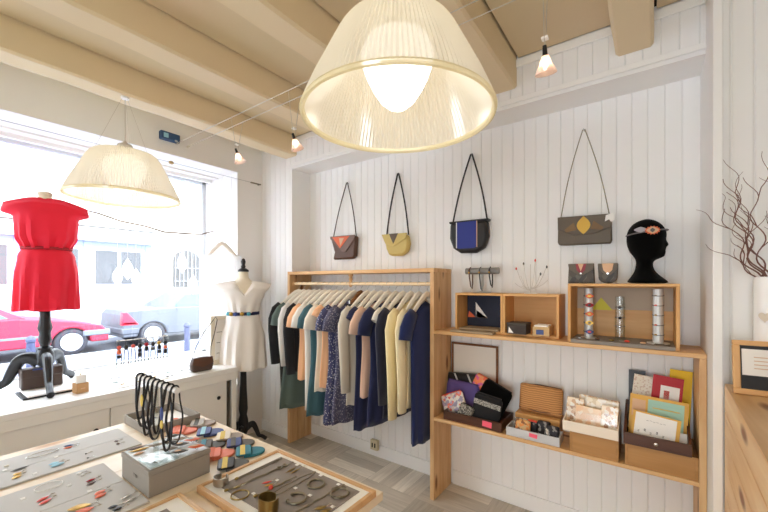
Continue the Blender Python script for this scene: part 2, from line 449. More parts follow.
# ------------------------------------------------------------------ street behind the glass
GZ = -.16
struct('pavement', B(-10.1, -3.8, -14, 26, GZ-.1, GZ), plain('pavement', '#727789', .8, bump=.1, bscale=8, var=.15))
struct('kerb', B(-10.3, -10.1, -14, 26, GZ-.12, GZ+.01), plain('kerb_stone', '#a9abb0', .8))
struct('road', B(-13.3, -10.3, -14, 26, GZ-.2, GZ-.08), plain('asphalt', '#5a5c63', .9, bump=.2, bscale=30))
struct('far_pavement', B(-15, -13.3, -14, 26, GZ-.1, GZ+.02), plain('far_pavement', '#c9ccd6', .8))
FX = -14.5
stone = plain('pale_stone', '#cfc8bb', .85, bump=.1, bscale=6, var=.08)
bluep = plain('blue_shopfront', '#838ec2', .5)
dglass = plain('dim_shop_glass', '#4c4c4e', .25)
bl = thing('building', 'pale stone building across the street with a blue framed shopfront', 'building', (FX, 2.5, GZ))
B(FX-1, FX, -14, 26, GZ, 7.6).build('facade', stone, bl)
B(FX, FX+.35, -6, 5.75, 2.78, 3.2).build('shop_awning', plain('awning_white', '#eef0f2', .8), bl, bevel=.02)
B(FX, FX+.5, -6, 5.8, 3.22, 3.32).build('cornice', stone, bl, bevel=.02)
for y in (-2.6, -.3, 2.12, 3.68, 5.42):
    B(FX, FX+.12, y, y+.2, GZ, 2.78).build('pillar', bluep, bl, bevel=.01)
B(FX, FX+.1, -6, 5.6, 2.6, 2.78).build('blue_fascia', bluep, bl)
for a, b in ((-2.4, -.3), (-.1, 2.12), (2.32, 3.68), (3.88, 5.42)):
    f = B(FX+.0, FX+.06, a, b, 1.3, 2.6).build('shop_window', plain('shop_window_frame', '#dfe3ea', .5), bl)
    B(FX+.06, FX+.075, a+.12, (a+b)/2-.05, 1.4, 2.5).box(FX+.06, FX+.075, (a+b)/2+.05, b-.12, 1.4, 2.5).build('shop_window_pane', dglass, f)
B(FX, FX+.1, -6, 5.6, GZ, 1.3).build('stall_riser', plain('riser_white', '#c9cbd0', .7), bl)
# arched window with a grille
pts = [(-.5, 0), (.5, 0)]+[(.5*cs(PI*i/14), 1.0+.42*sn(PI*i/14)) for i in range(15)]
aw = MB().prism(pts, (FX+.001, 6.9, 1.28), Yv, Zv, (.04, 0, 0)).build('arched_window', plain('arch_infill', '#5a5753', .6), bl)  # one even grey-brown infill behind the grille
g = MB()
for i in range(7): g.cyl((FX+.07, 6.45+.15*i, 1.3), (FX+.07, 6.45+.15*i, 2.3+.36*math.sqrt(max(0, 1-((i-3)/3.4)**2))), .018, n=6)
for z in (1.5, 2.0): g.cyl((FX+.07, 6.42, z), (FX+.07, 7.38, z), .018, n=6)
g.build('window_grille', plain('grille_glare_grey', '#8f8f92', .6), aw)  # bars lightened to grey, street glare put into the colour
for k, (y, z0, z1) in enumerate(((6.47, 4.0, 5.7), (3.4, 4.0, 5.7), (.6, 4.0, 5.7), (9.6, 4.0, 5.7))):
    f = B(FX, FX+.05, y, y+.9, z0, z1).build('upper_window', plain('upper_window_frame', '#f0f0ee', .6), bl)
    B(FX+.05, FX+.06, y+.07, y+.40, z0+.08, z1-.1).box(FX+.05, FX+.06, y+.5, y+.83, z0+.08, z1-.1).build('upper_window_pane', plain('upper_pane', '#8ea3a6', .1), f)
    r = MB()
    for i in range(10): r.cyl((FX+.3, y-.1+.122*i, z0-.35), (FX+.3, y-.1+.122*i, z0+.15), .015, n=5)
    r.cyl((FX+.3, y-.1, z0+.15), (FX+.3, y+1, z0+.15), .02, n=5); r.cyl((FX+.3, y-.1, z0-.3), (FX+.3, y+1, z0-.3), .02, n=5)
    r.cyl((FX, y-.1, z0-.3), (FX+.3, y-.1, z0-.3), .02, n=5).cyl((FX, y+1, z0-.3), (FX+.3, y+1, z0-.3), .02, n=5)
    r.build('balcony_railing', plain('railing_glare_grey', '#a3a5a8', .6), bl)  # black ironwork painted pale grey to imitate glare
# cars parked along the kerb (nose towards +Y = 1, tail towards -Y)
def car(label, y0, L, prof, cab, wheels, paint, trim, sx=1, name='parked_car'):
    x0, wd = -10.72, 1.62
    t = thing(name, label, 'car', (x0-wd/2, y0+L/2, GZ-.08))
    zb = GZ-.08
    # lower body with wheel arches cut in the outline
    low = []
    ws = sorted(wheels)
    pts = [(0, .28)]
    for w_ in ws:
        pts += [(w_+.36*cs(a), .28+.36*sn(a)) for a in [PI-PI*i/10 for i in range(11)]]
    pts += [(L, .28)]
    poly = pts+list(reversed(prof))
    MB().prism(poly, (x0, y0, zb), Yv, Zv, (-wd, 0, 0)).build('car_body', paint, t, bevel=.03)
    # cabin, narrower at the roof
    a = [V((x0-.04, y0+p, zb+q)) for p, q in cab]; b = [V((x0-wd+.04, y0+p, zb+q)) for p, q in cab]
    top = max(q for p, q in cab)
    for q in a:
        if q.z > zb+top-.12: q.x -= .13
    for q in b:
        if q.z > zb+top-.12: q.x += .13
    MB().rings([a, b]).build('cabin', paint, t, bevel=.03)
    # side glass
    n = len(cab); cx = sum(p for p, q in cab)/n; cz = sum(q for p, q in cab)/n
    for (u0, u1) in ((.04, .48), (.52, .96)):
        zb0 = cab[0][1]+.05; zt = top-.09
        def xa(z, f):
            zz = cab[0][1]+(z-cab[0][1]); k = (z-cab[0][1])/(top-cab[0][1])
            l = cab[0][0]+(cab[1][0]-cab[0][0])*k; r_ = cab[3][0]+(cab[2][0]-cab[3][0])*k
            return l+(r_-l)*(.05+.9*f)
        P = [(xa(zb0, u0), zb0), (xa(zb0, u1), zb0), (xa(zt, u1), zt), (xa(zt, u0), zt)]
        vs = []
        for p, q in P:
            k = max(0, (q-cab[0][1])/(top-cab[0][1])); vs.append(V((x0-.04-.13*k+.012, y0+p, zb+q)))
        MB().rings([vs, [q-V((.03, 0, 0)) for q in vs]]).build('side_window', plain('car_glass', '#4f6f73', .2), t)
    for w_ in ws:
        for xx in (x0-.1, x0-wd+.1):
            wh = MB().tube(arc((0, 0, 0), .235, 0, 2*PI, 28)[:-1], .085, 10, True, flat=(1, 1)).xf(Matrix.Translation((xx, y0+w_, zb+.32)) @ Matrix.Rotation(PI/2, 4, 'Y')).build('wheel', plain('tyre', '#3a3a42', .8), t)
            h = MB().lathe([(.001, .05), (.05, .055), (.06, .04), (.18, .045), (.205, .06), (.205, 0)], 24)
            for k in range(trim): h.box(.07, .17, -.018, .018, .045, .055, Matrix.Rotation(2*PI*k/trim, 4, 'Z'))
            h.xf(Matrix.Translation((xx+.045, y0+w_, zb+.32)) @ Matrix.Rotation(PI/2, 4, 'Y')).build('hub_cap', plain('hub', '#b8babf', .5), wh)
    return t, x0, zb, wd
redp = plain('red_car_paint', '#b02440', .45); silp = plain('silver_car_paint', '#5d6068', .4); grp = plain('grey_bumper', '#6f747d', .6)
L = 4.2
t, x0, zb, wd = car('red car parked behind the red dress in the window', 3.24-L, L,
    [(0, .75), (.1, .86), (.9, .9), (2.6, .92), (3.5, .8), (4.05, .66), (4.2, .5)],
    [(.35, .88), (.75, 1.33), (2.0, 1.36), (2.75, .9)], [.8, 3.49], redp, 12)
B(x0-wd-.02, x0+.02, 3.24-.5, 3.27, zb+.42, zb+.56).build('front_bumper', grp, t, bevel=.03)
B(x0-.01, x0+.012, 3.24-L+.05, 3.24-1.1, zb+.48, zb+.53).build('side_moulding', grp, t)
B(x0-.005, x0+.01, 2.04, 2.12, zb+.62, zb+.66).build('side_indicator', 'orange', t)
t, x0, zb, wd = car('silver car parked nose to tail behind the red one', 3.53, 4.5,
    [(0, .55), (.02, .85), (.12, .96), (1.1, 1.0), (3.0, .98), (4.1, .82), (4.5, .6)],
    [(1.0, .98), (1.6, 1.40), (2.7, 1.43), (3.5, .96)], [.70, 3.5], silp, 5)
B(x0-wd-.02, x0+.02, 3.50, 3.9, zb+.36, zb+.52).build('rear_bumper', silp, t, bevel=.03)
B(x0-.05, x0+.015, 3.535, 3.83, zb+.62, zb+.66).build('side_moulding', silp, t)
MB().prism([(0, 0), (.36, 0), (.1, .32), (.02, .32)], (x0-.15, 3.52, zb+.60), Yv, Zv, (.165, 0, 0)).build('tail_light', plain('tail_light', '#ff2742', .3), t, bevel=.01)
B(x0-.02, x0+.012, 4.6, 7.7, zb+.45, zb+.51).build('door_moulding', silp, t)
for y, lb in ((1.34, 'grey blue bollard on the pavement left of the dress form pole'), (3.72, 'grey blue bollard on the pavement by the silver car')):
    b = thing('bollard', lb, 'bollard', (-7.8, y, GZ), group='pavement bollards')
    bm_ = plain('bollard_blue', '#3d4260', .5)
    MB().lathe([(.055, 0), (.055, .66), (.045, .67)], 16, (-7.8, y, GZ), True, True).build('post', bm_, b)
    MB().lathe([(.045, .67), (.062, .68), (.062, .72), (.03, .77), (.001, .78)], 16, (-7.8, y, GZ), True).build('post_cap', bm_, b)
# ------------------------------------------------------------------ window ledge cabinet
CF, CE = -2.75, 1.725      # front and right end of the ledge
cab = thing('window_cabinet', 'long low white cabinet with sliding doors under the shop window', 'cabinet', (CF-.4, .2, 0))
B(GX+.02, CF, WY0, CE, SZ-.035, SZ).box(GX+.02, WX, CE, WY1, SZ-.035, SZ).build('ledge_top', 'sillw', cab, bevel=.003)
B(CF-.025, CF-.002, WY0, CE, SZ-.095, SZ-.035).build('fascia', 'cab', cab, bevel=.002)
for a, b in ((-1.25, -.2), (-.19, .845), (.85, 1.64)):
    d = B(CF-.05, CF-.03, a, b, .06, SZ-.097).build('door', 'cab', cab, bevel=.002)
    MB().cyl((CF-.03, b-.075, .53), (CF-.018, b-.075, .53), .007).sph((CF-.016, b-.075, .53), (.008, .015, .015)).build('knob', 'black', d)
B(CF-.05, CF-.028, 1.685, CE, 0, SZ-.097).build('end_stile', 'cab', cab, bevel=.002)
B(WX+.001, CF-.05, CE-.02, CE, 0, SZ-.036).build('end_panel', 'cab', cab)
B(CF-.30, CF-.29, WY0, CE-.02, .0, SZ-.036).build('inner_shade_panel', 'dark', cab)  # coloured near black to stand in for the shade behind the open door gap
B(CF-.06, CF-.04, WY0, CE-.02, 0, .058).build('plinth', 'cab', cab)

# ------------------------------------------------------------------ cloth and dress forms
def cloth_body(zs, hem, wp, dp, nth=56, rows=26, fa=.008, fk=9, ph=0., pw=.8, fs=.3, neck=None):
    """worn / hung body of a garment: local X lateral, Y depth, Z up.  zs(x) shoulder line, hem z, wp/dp half width / half depth over s"""
    mb = MB(); rs = []
    for j in range(rows+1):
        s = j/rows; ring = []
        for i in range(nth):
            th = 2*PI*i/nth; c, d = cs(th), sn(th)
            w = pl(wp, s); x = w*math.copysign(abs(c)**pw, c)
            zt = zs(x/pl(wp, 0))
            if neck and d < 0:      # lower front neckline
                zt -= neck[1]*max(0, 1-abs(x)/neck[0])*(abs(d)**.5)
            f = fa*max(0, (s-fs)/(1-fs))*sn(fk*th+ph+1.7*s+.8*sn(3*th))
            y = pl(dp, s)*d+f*d
            ring.append(V((x+f*c*.6, y, zt+(hem-zt)*s+.004*sn(5*th+ph)*s)))
        rs.append(ring)
    return mb.rings(rs, False, False)

def torso(zn, zw, zh, q=1.):
    """linen dress form body: neck, shoulders, bust, waist, hips"""
    k = [(zn, .045, .045), (zn-.05, .05, .05), (zn-.075, .07, .055), (zn-.10, .13, .07), (zn-.125, .16, .08), (zn-.18, .165, .095), (zn-.26, .16, .11),
         (zn-.34, .13, .09), (zw, .112, .082), (zw-.1, .14, .10), (zw-.2, .155, .11), (zh, .14, .1)]
    rs = [[V((w*q*cs(2*PI*i/32), d*q*sn(2*PI*i/32), z)) for i in range(32)] for z, w, d in k]
    return MB().rings(rs)

def tripod(t, zb, hub, r, angs, mat, pole_top, col='black', fat=1., prof=None):
    prof = prof or [(.018, pole_top), (.02, hub+.35), (.03, hub+.3), (.026, hub+.22), (.034, hub+.12), (.026, hub+.09), (.034, hub+.05), (.04, hub), (.035, hub-.04), (.001, hub-.06)]
    MB().lathe(prof, 20, (0, 0, 0), True).build('pole', mat, t, local=True)
    for a, rr in zip(angs, r):
        p = [(.025, hub-.015), (.07, hub+.012), (rr*.45, hub+.002), (rr*.58, hub*.68), (rr*.68, hub*.38), (rr*.83, .05), (rr, .02)]
        n = 24; pts = []; q = [V((cs(a)*x, sn(a)*x, z)) for x, z in p]
        for i in range(len(q)-1):       # Catmull-Rom
            a0, a1, a2, a3 = q[max(i-1, 0)], q[i], q[i+1], q[min(i+2, len(q)-1)]
            for m_ in range(5):
                u = m_/5
                pts.append(.5*((2*a1)+(a2-a0)*u+(2*a0-5*a1+4*a2-a3)*u*u+(3*a1-a0-3*a2+a3)*u**3))
        pts.append(q[-1]); L = len(pts)
        rad = [(.03-.014*min(1, i/(L*.7)))*fat if i < L-2 else .017*fat for i in range(L)]
        MB().tube(pts, rad, 10, flat=(1, .75)).build('leg', mat, t, local=True)

# white dress form beside the rail
ax, ay = -2.9, 1.868
m1 = thing('dress_form', 'cream dress form on a black turned stand between window ledge and clothes rail', 'mannequin', (ax, ay, 0), R(62))
torso(1.545, 1.19, .92, .9).build('torso', 'linen', m1, local=True)
MB().lathe([(.045, 1.545), (.046, 1.56), (.03, 1.572), (.016, 1.578), (.02, 1.592), (.014, 1.605), (.017, 1.618), (.02, 1.635), (.012, 1.658), (.001, 1.665)], 20, (0, 0, 0), True).build('neck_cap', 'black', m1, local=True)
tripod(m1, 0, .17, [.2, .17, .17], [R(71-62), R(191-62), R(311-62)], 'black', .95, prof=[(.022, .95), (.024, .75), (.03, .5), (.038, .33), (.03, .28), (.04, .24), (.044, .2), (.044, .15), (.03, .11), (.001, .1)])
d1 = thing('dress', 'sleeveless off white dress on the cream dress form', 'dress', (ax, ay, .69), R(62))
wdress = plain('white_dress', '#f4efe8', .85, bump=.12, bscale=120)
bt = cloth_body(lambda f: (1.475-.038*abs(f)**1.2)-.69, 1.185-.69, [(0, .238), (.1, .228), (.4, .18), (.75, .143), (1, .125)], [(0, .045), (.25, .112), (.6, .112), (1, .095)], fa=.01, fk=11, neck=(.07, .10), pw=.9)
bt.build('bodice', wdress, d1, local=True, solid=.003)
sk = cloth_body(lambda f: 1.185-.69, 0, [(0, .125), (.12, .145), (.45, .18), (1, .192)], [(0, .095), (.3, .125), (1, .13)], fa=.018, fk=10, fs=.0, pw=.9)
sk.build('skirt', wdress, d1, local=True, solid=.003)
be = thing('belt', 'navy belt with turquoise and gold beads around the off white dress', 'belt', (ax, ay, 1.165), R(62))
rs = []
for z in (0, .028):
    rs.append([V((.134*cs(2*PI*i/40), .104*sn(2*PI*i/40), z)) for i in range(40)])
MB().rings(rs, False, False).build('strap', plain('navy_belt', '#1a1f4e', .5), be, local=True, solid=.004)
for a, mt in ((205, 'turq'), (222, 'gold'), (240, 'navyl'), (262, 'gold'), (285, 'turq')):
    mm = plain('turquoise', '#4fa6bd', .4) if mt == 'turq' else M[mt]
    MB().sph((.138*cs(R(a)), .108*sn(R(a)), .014), (.018, .012, .017)).build('bead', mm, be, local=True)

# red dress form in the window
ax, ay = -3.2, .618
m2 = thing('dress_form', 'dress form on a black claw legged stand on the window ledge', 'mannequin', (ax, ay, SZ), R(72))
torso(2.025-SZ, 1.67-SZ, 1.4-SZ, .76).build('torso', 'linen', m2, local=True)
MB().lathe([(.036, 2.02-SZ), (.040, 2.032-SZ), (.03, 2.042-SZ), (.001, 2.046-SZ)], 20).build('neck_cap', 'linen', m2, local=True)
tripod(m2, 0, .20, [.29, .30, .265], [R(-6-72), R(140-72), R(250-72)], 'black', .66, fat=1.5,
       prof=[(.027, .66), (.029, .46), (.039, .40), (.029, .37), (.035, .32), (.024, .285), (.038, .275), (.034, .26), (.046, .235), (.048, .17), (.02, .15), (.001, .145)])
d2 = thing('dress', 'bright red short sleeved dress with gathered waist on the window dress form', 'dress', (ax, ay+.010, 1.27), R(72))
bt = cloth_body(lambda f: (2.012-.06*abs(f)**1.3)-1.27, 1.67-1.27, [(0, .205), (.17, .215), (.34, .158), (.75, .15), (1, .120)], [(0, .035), (.14, .085), (.35, .115), (.7, .112), (1, .09)], fa=.013, fk=13, fs=.25, neck=(.07, .015), pw=.85)
bt.build('bodice', 'reddress', d2, local=True, solid=.003)
rs = [[V((.127*cs(2*PI*i/40), .096*sn(2*PI*i/40), z)) for i in range(40)] for z in (.392, .41)]
MB().rings(rs, False, False).build('waistband', 'redseam', d2, local=True, solid=.004)
sk = cloth_body(lambda f: .395, 0, [(0, .122), (.12, .14), (.45, .156), (1, .158)], [(0, .09), (.2, .115), (1, .125)], fa=.017, fk=11, fs=0, pw=.9)
sk.build('skirt', 'reddress', d2, local=True, solid=.003)

# things on the ledge
o = thing('notebook', 'dark stack of notebooks lying flat under the black stand in the window', 'notebook', (-3.1, .62, SZ))
B(-.11, .11, -.14, .14, .0, .012).build('lower_cover', 'leather_bk', o, local=True, bevel=.002)
B(-.10, .115, -.12, .15, .0125, .022).build('page_block', 'paper', o, local=True)
o = thing('leather_box_bag', 'brown structured bag standing between the legs of the window dress form', 'bag', (-3.2, .60, SZ+.023), R(0))
B(-.045, .045, -.10, .10, 0, .125).build('body', 'leather_dk', o, local=True, bevel=.008)
B(-.047, .047, -.102, .102, .07, .128).build('flap', 'leather_dk', o, local=True, bevel=.008)
B(.047, .049, -.05, .05, .118, .128).build('trim_strip', 'navyl', o, local=True)
o = thing('card_box', 'small kraft brown cube box on the window ledge with white box on top', 'box', (-2.93, .735, SZ), R(8))
B(-.032, .032, -.032, .032, 0, .062).build('body', plain('kraft', '#c79a6b', .8), o, local=True, bevel=.002)
B(.032, .0325, -.012, .012, .025, .032).build('label', 'tan', o, local=True)
o = thing('card_box', 'small white cube box balanced on the kraft box on the window ledge', 'box', (-2.93, .735, SZ+.0625), R(-4))
B(-.026, .026, -.026, .026, 0, .05).build('body', 'paper', o, local=True, bevel=.002)
MB().sph((0, 0, .054), .005).build('bead', 'gold', o, local=True)
random.seed(11)
spots = [(-2.9, .98, 5), (-3.08, 1.02, -10), (-2.9, 1.2, 8), (-3.1, 1.24, -4), (-2.98, 1.45, 12), (-3.2, 1.48, 0)]
pos = ['nearest the kraft box', 'behind the first one, close to the glass', 'in the middle of the row', 'in the middle, close to the glass', 'beside the brown strap bag', 'at the end, close to the glass']
for (x, y, a), q in zip(spots, pos):
    o = thing('jewellery_card', 'white jewellery card lying on the window ledge, '+q, 'card', (x, y, SZ), R(a), 'display cards on the window ledge')
    B(-.075, .075, -.095, .095, 0, .004).build('card', 'paper', o, local=True)
    for k in range(4):
        px, py = random.uniform(-.05, .05), -.07+.045*k
        MB().sph((px, py, .0065), (.007, .014, .003)).build('charm', random.choice(['leather_bk', 'gold', 'slate', 'silver']), o, local=True)
# brown strap bag + cream frame at the end of the ledge
o = thing('strap_bag', 'small brown bag on the end of the window ledge, strap hooked over the frame', 'bag', (-2.86, 1.475, SZ), R(-6))
pts = [(.075, 0), (.085, .05), (.07, .105), (.0, .112), (-.07, .105), (-.085, .05), (-.075, 0)]
MB().prism(pts, (-.03, 0, .002), (0, 1, 0), Zv, (.06, 0, 0)).build('body', 'leather_dk', o, local=True, bevel=.012)
MB().prism([(.072, .11), (.08, .06), (0, .035), (-.08, .06), (-.072, .11)], (.031, 0, .002), (0, 1, 0), Zv, (.004, 0, 0)).build('flap', 'leather_br', o, local=True)
MB().tube([(0, -.07, .108), (-.02, -.03, .2), (-.03, .03, .3), (-.04, .10, .38), (-.045, .13, .417), (-.05, .145, .39), (-.045, .12, .28), (-.03, .085, .18), (0, .07, .11)], .0035, 6).build('strap', 'leather_dk', o, local=True)
o = thing('picture_frame', 'tall cream frame standing behind the off white dress on the ledge', 'frame', (-2.985, 1.615, SZ), R(0))
B(-.02, .01, 0, .035, 0, .415).box(-.02, .01, .235, .27, 0, .415).box(-.02, .01, .035, .235, .38, .415).box(-.02, .01, .035, .235, 0, .035).build('frame_rails', plain('cream_frame', '#e6dcc8', .6), o, local=True, bevel=.003)
B(-.018, -.012, .03, .24, .03, .385).build('backing', 'paper', o, local=True)
for k in range(3): B(-.011, -.0105, .06, .2, .09+.09*k, .094+.09*k).build('drawn_line', 'slate', o, local=True)
# necklaces on a clear rail in the window
o = thing('display_rail', 'clear rail in the window with beaded pieces hung along it', 'display stand', (-3.0, 1.15, SZ))
MB().cyl((-3.0, .95, 1.04), (-3.0, 1.285, 1.04), .004, n=8).build('rail', 'white', o)
for y in (.95, 1.285): MB().cyl((-3.0, y, SZ), (-3.0, y, 1.04), .005, n=8).box(-3.03, -2.97, y-.02, y+.02, SZ, SZ+.004).build('post', 'acrylic', o)
random.seed(5)
desc = ['orange and black beaded', 'plain black cord', 'coral beaded', 'black long bead', 'dark red beaded', 'round black bead', 'gold and black beaded', 'black and orange beaded']
pats = [('coral', 'orange', 'leather_bk'), ('leather_bk',), ('coral',), ('leather_bk', 'leather_bk', 'leather_bk'), ('redseam', 'leather_bk'), ('leather_bk', 'slate'), ('gold', 'leather_bk', 'leather_bk'), ('leather_bk', 'orange', 'leather_bk')]
for i in range(8):
    y = .965+.043*i; w_ = .012+.006*random.random(); L = .17+.06*random.random()
    ordn = ['first', 'second', 'third', 'fourth', 'fifth', 'sixth', 'seventh', 'last'][i]
    o = thing('hanging_necklace', f'{desc[i]} necklace in the window, {ordn} from the left on the clear rail', 'necklace', (-3.0, y, 1.04), 0, 'beaded necklaces in the window')
    MB().tube([(0, -w_*.3, -.03), (0, -.004, .002), (.004, 0, .006), (0, .004, .002), (0, w_*.4, -.04), (0, w_, -.11), (0, w_*.8, -L+.02), (0, 0, -L), (0, -w_*.8, -L+.025), (0, -w_*.7, -.1)], .0026, 6, True).build('cord', 'leather_bk', o, local=True)
    z = -.035
    for k, p in enumerate(pats[i]):
        h = .012+.004*((k+i) % 2)
        MB().sph((.003, 0, z-h), (.013, .014, h*1.15)).build('bead', p, o, local=True); z -= 2.3*h
# branch, paper leaves and sheer blouse hung in the window
pts = [(-3.45, .70, 2.03), (-3.45, .98, 1.985), (-3.44, 1.12, 1.945), (-3.46, 1.3, 1.93), (-3.45, 1.45, 1.895), (-3.44, 1.62, 1.90), (-3.46, 1.78, 1.91), (-3.45, 1.90, 1.955)]
o = thing('bare_branch', 'thin bare branch hung horizontally across the shop window', 'branch', (-3.45, 1.3, 1.94))
MB().tube(pts, [.004, .005, .006, .006, .007, .007, .006, .005], 7).build('stem', plain('branch_bark', '#7b6552', .8), o)
for y, z in ((1.0, 1.98), (1.78, 1.91)): MB().cyl((-3.45, y, z), (-3.45, y, WT), .0012, n=5).build('thread', 'paper', o)
for i, (y, zc, s) in enumerate([(1.10, 1.50, .062), (1.17, 1.56, .07), (1.23, 1.49, .062), (1.36, 1.40, .05), (1.60, 1.63, .075), (1.70, 1.43, .075)]):
    ordn = ['first', 'second', 'third', 'fourth', 'fifth', 'last'][i]
    o = thing('paper_leaf', f'white paper leaf on a thread in the window, {ordn} from the left', 'decoration', (-3.45, y, zc), 0, 'paper leaves hung in the window')
    pf = [(-s*.55*sn(PI*k/10)*(1.15-.3*k/10), s*1.3*(1-2*k/10)*-1) for k in range(11)]
    poly = [(a, b) for a, b in pf]+[(-a, b) for a, b in reversed(pf[1:-1])]
    MB().prism(poly, (0, 0, 0), (.2, .98, 0), Zv, (.0025, 0, 0)).build('leaf', 'leafp', o, local=True)
    MB().cyl((0, 0, s*1.28), (0, 0, 1.925-zc), .0009, n=5).build('thread', 'paper', o, local=True)
o = thing('wooden_hanger', 'white hanger carrying the sheer blouse at the window corner', 'hanger', (-3.13, 1.80, 1.87), R(-38))
def hanger_parts(o, mat, w=.19, wd='creamwood', drop=.075):
    pts = [(0, -w, -.205), (0, -w*.8, -.175), (0, -w*.45, -.118), (0, -w*.15, -.075), (0, 0, -.066), (0, w*.15, -.075), (0, w*.45, -.118), (0, w*.8, -.175), (0, w, -.205)]
    MB().tube(pts, [.009, .012, .014, .015, .016, .015, .014, .012, .009], 10, flat=(1.35, .8), up=(0, 0, 1)).build('arms', wd, o, local=True)
    MB().tube([(0, 0, -.065), (0, 0, -.045), (0, .004, -.03), (0, .017, -.018), (0, .0195, 0), (0, .012, .0155), (0, 0, .0195), (0, -.012, .0155), (0, -.019, .002)], .0018, 6).build('hook', mat, o, local=True)
hanger_parts(o, 'steel', .14)
MB().cyl((0, 0, .0195), (0, 0, WT-1.87), .001, n=5).build('thread', 'paper', o, local=True)
o = thing('blouse', 'sheer white blouse hanging in the window corner behind the dress form', 'blouse', (-3.13, 1.80, 1.87), R(-38))
b_ = cloth_body(lambda f: -.115-.07*abs(f), -.75, [(0, .15), (.3, .135), (1, .145)], [(0, .02), (.3, .035), (1, .04)], fa=.014, fk=8, neck=(.09, .14))
b_.xf(Matrix.Rotation(PI/2, 4, 'Z')).build('body', 'sheer', o, local=True)
for s in (-1, 1): MB().tube([(0, s*.12, -.18), (0, s*.135, -.28), (0, s*.14, -.45), (0, s*.14, -.62)], [.05, .05, .045, .04], 14, cap=False, flat=(.5, .9)).build('sleeve', 'sheer', o, local=True)
# curtain wire and cable-light transformer on the window wall
o = thing('curtain_wire', 'thin steel curtain wire stretched above the window opening', 'wire', (-3.06, 1.3, 2.4))
MB().cyl((-3.06, .2, 2.40), (-3.06, 2.12, 2.405), .0022, n=6).build('wire', 'steel', o)
MB().cyl((-3.06, 2.05, 2.404), (-3.06, 2.16, 2.405), .007, n=8).cyl((-3.06, 2.15, 2.405), (-3.09, 2.15, 2.405), .006, n=8).build('tensioner', plain('aged_metal', '#8d8478', .5, .6), o)
MB().sph((-3.06, 1.336, 2.401), (.012, .02, .014)).cyl((-3.06, 1.336, 2.4), (-3.088, 1.336, 2.4), .004, n=6).build('bracket', plain('brass_pin', '#c2a878', .5), o)
o = thing('transformer_box', 'small blue box fixed high on the wall where the lamp cables start', 'transformer', (WX, 1.34, 2.6))
B(WX+.001, WX+.045, 1.255, 1.40, 2.57, 2.635).build('housing', 'blueobj', o, bevel=.008)
B(WX+.0455, WX+.047, 1.275, 1.31, 2.585, 2.62).build('face_label', 'ltblue', o)
MB().cyl((WX+.045, 1.36, 2.58), (WX+.06, 1.37, 2.57), .007, n=8).build('terminal', 'steel', o)
# ------------------------------------------------------------------ clothes rail unit and its garments
FRY = 2.145
r = thing('clothes_rack', 'open pine clothes rail unit filling the left of the alcove', 'clothes rack', (-1.9, 2.28, 0))
for x, nm in ((-2.642, 'left'), (-1.18, 'right')):
    b = MB()
    for k, (y0, y1) in enumerate(((FRY, FRY+.086), (FRY+.0905, FRY+.176), (FRY+.1805, 2.405))):
        b.box(x, x+.03, y0, y1, 0, 1.52)
    b.build('side_panel', 'pine_z', r, bevel=.0015)
B(-2.642, -1.15, FRY, 2.405, 1.52, 1.547).build('top_board', 'pine_x', r, bevel=.002)
MB().cyl((-2.612, 2.2, 1.44), (-1.18, 2.2, 1.44), .013, n=16).build('rail', plain('pale_dowel', '#ecd3ab', .45), r)
MB().lathe([(.02, 1.52), (.02, 1.505), (.012, 1.495), (.017, 1.475), (.011, 1.462), (.017, 1.452), (.017, 1.428), (.008, 1.415), (.001, 1.413)], 14, (-1.93, 2.2, 0)).build('rail_support', 'pine_z', r)
for x in (-2.610, -1.19): MB().cyl((x-.002, 2.2, 1.44), (x+.012, 2.2, 1.44), .022, n=16).build('rail_socket', 'pine_z', r)

def garment(o, mat, hem, sl='short', w=.19, flare=1.0, th=.024, neck=.03, fk=7, ph=0., slmat=None, hemmat=None, slend=None):
    wp = [(0, w), (.16, w*.93), (.4, w*.9), (1, w*flare)]
    dp = [(0, .014), (.2, th), (1, th*1.1)]
    b = cloth_body(lambda f: -.115-.10*abs(f)**1.1, hem, wp, dp, nth=44, rows=20, fa=.009, fk=fk, ph=ph, neck=(.075, neck), fs=.15, pw=.7)
    b.xf(Matrix.Rotation(PI/2, 4, 'Z')).build('body', mat, o, local=True, solid=.002)
    if sl:
        for s in (-1, 1):
            if sl == 'short':
                pts = [(0, s*w*.78, -.185), (0, s*w*.97, -.228), (0, s*(w+.03), -.29), (0, s*(w+.042), -.36)]; rr = [.042, .056, .058, .056]
            elif sl == 'cap':
                pts = [(0, s*w*.83, -.19), (0, s*w*1.0, -.222), (0, s*(w+.022), -.265)]; rr = [.042, .052, .054]
            else:
                e = slend or -.68
                pts = [(0, s*w*.78, -.185), (0, s*w*.97, -.228), (0, s*(w+.024), -.31), (.008, s*(w+.03), -.40), (.012, s*(w+.022), (e-.4)/2), (.006, s*(w+.012), e)]; rr = [.042, .054, .05, .046, .042, .038]
            MB().tube(pts, rr, 16, cap=False, flat=(1, .52), up=(0, s, .3)).build('sleeve', slmat or mat, o, local=True, solid=.002)

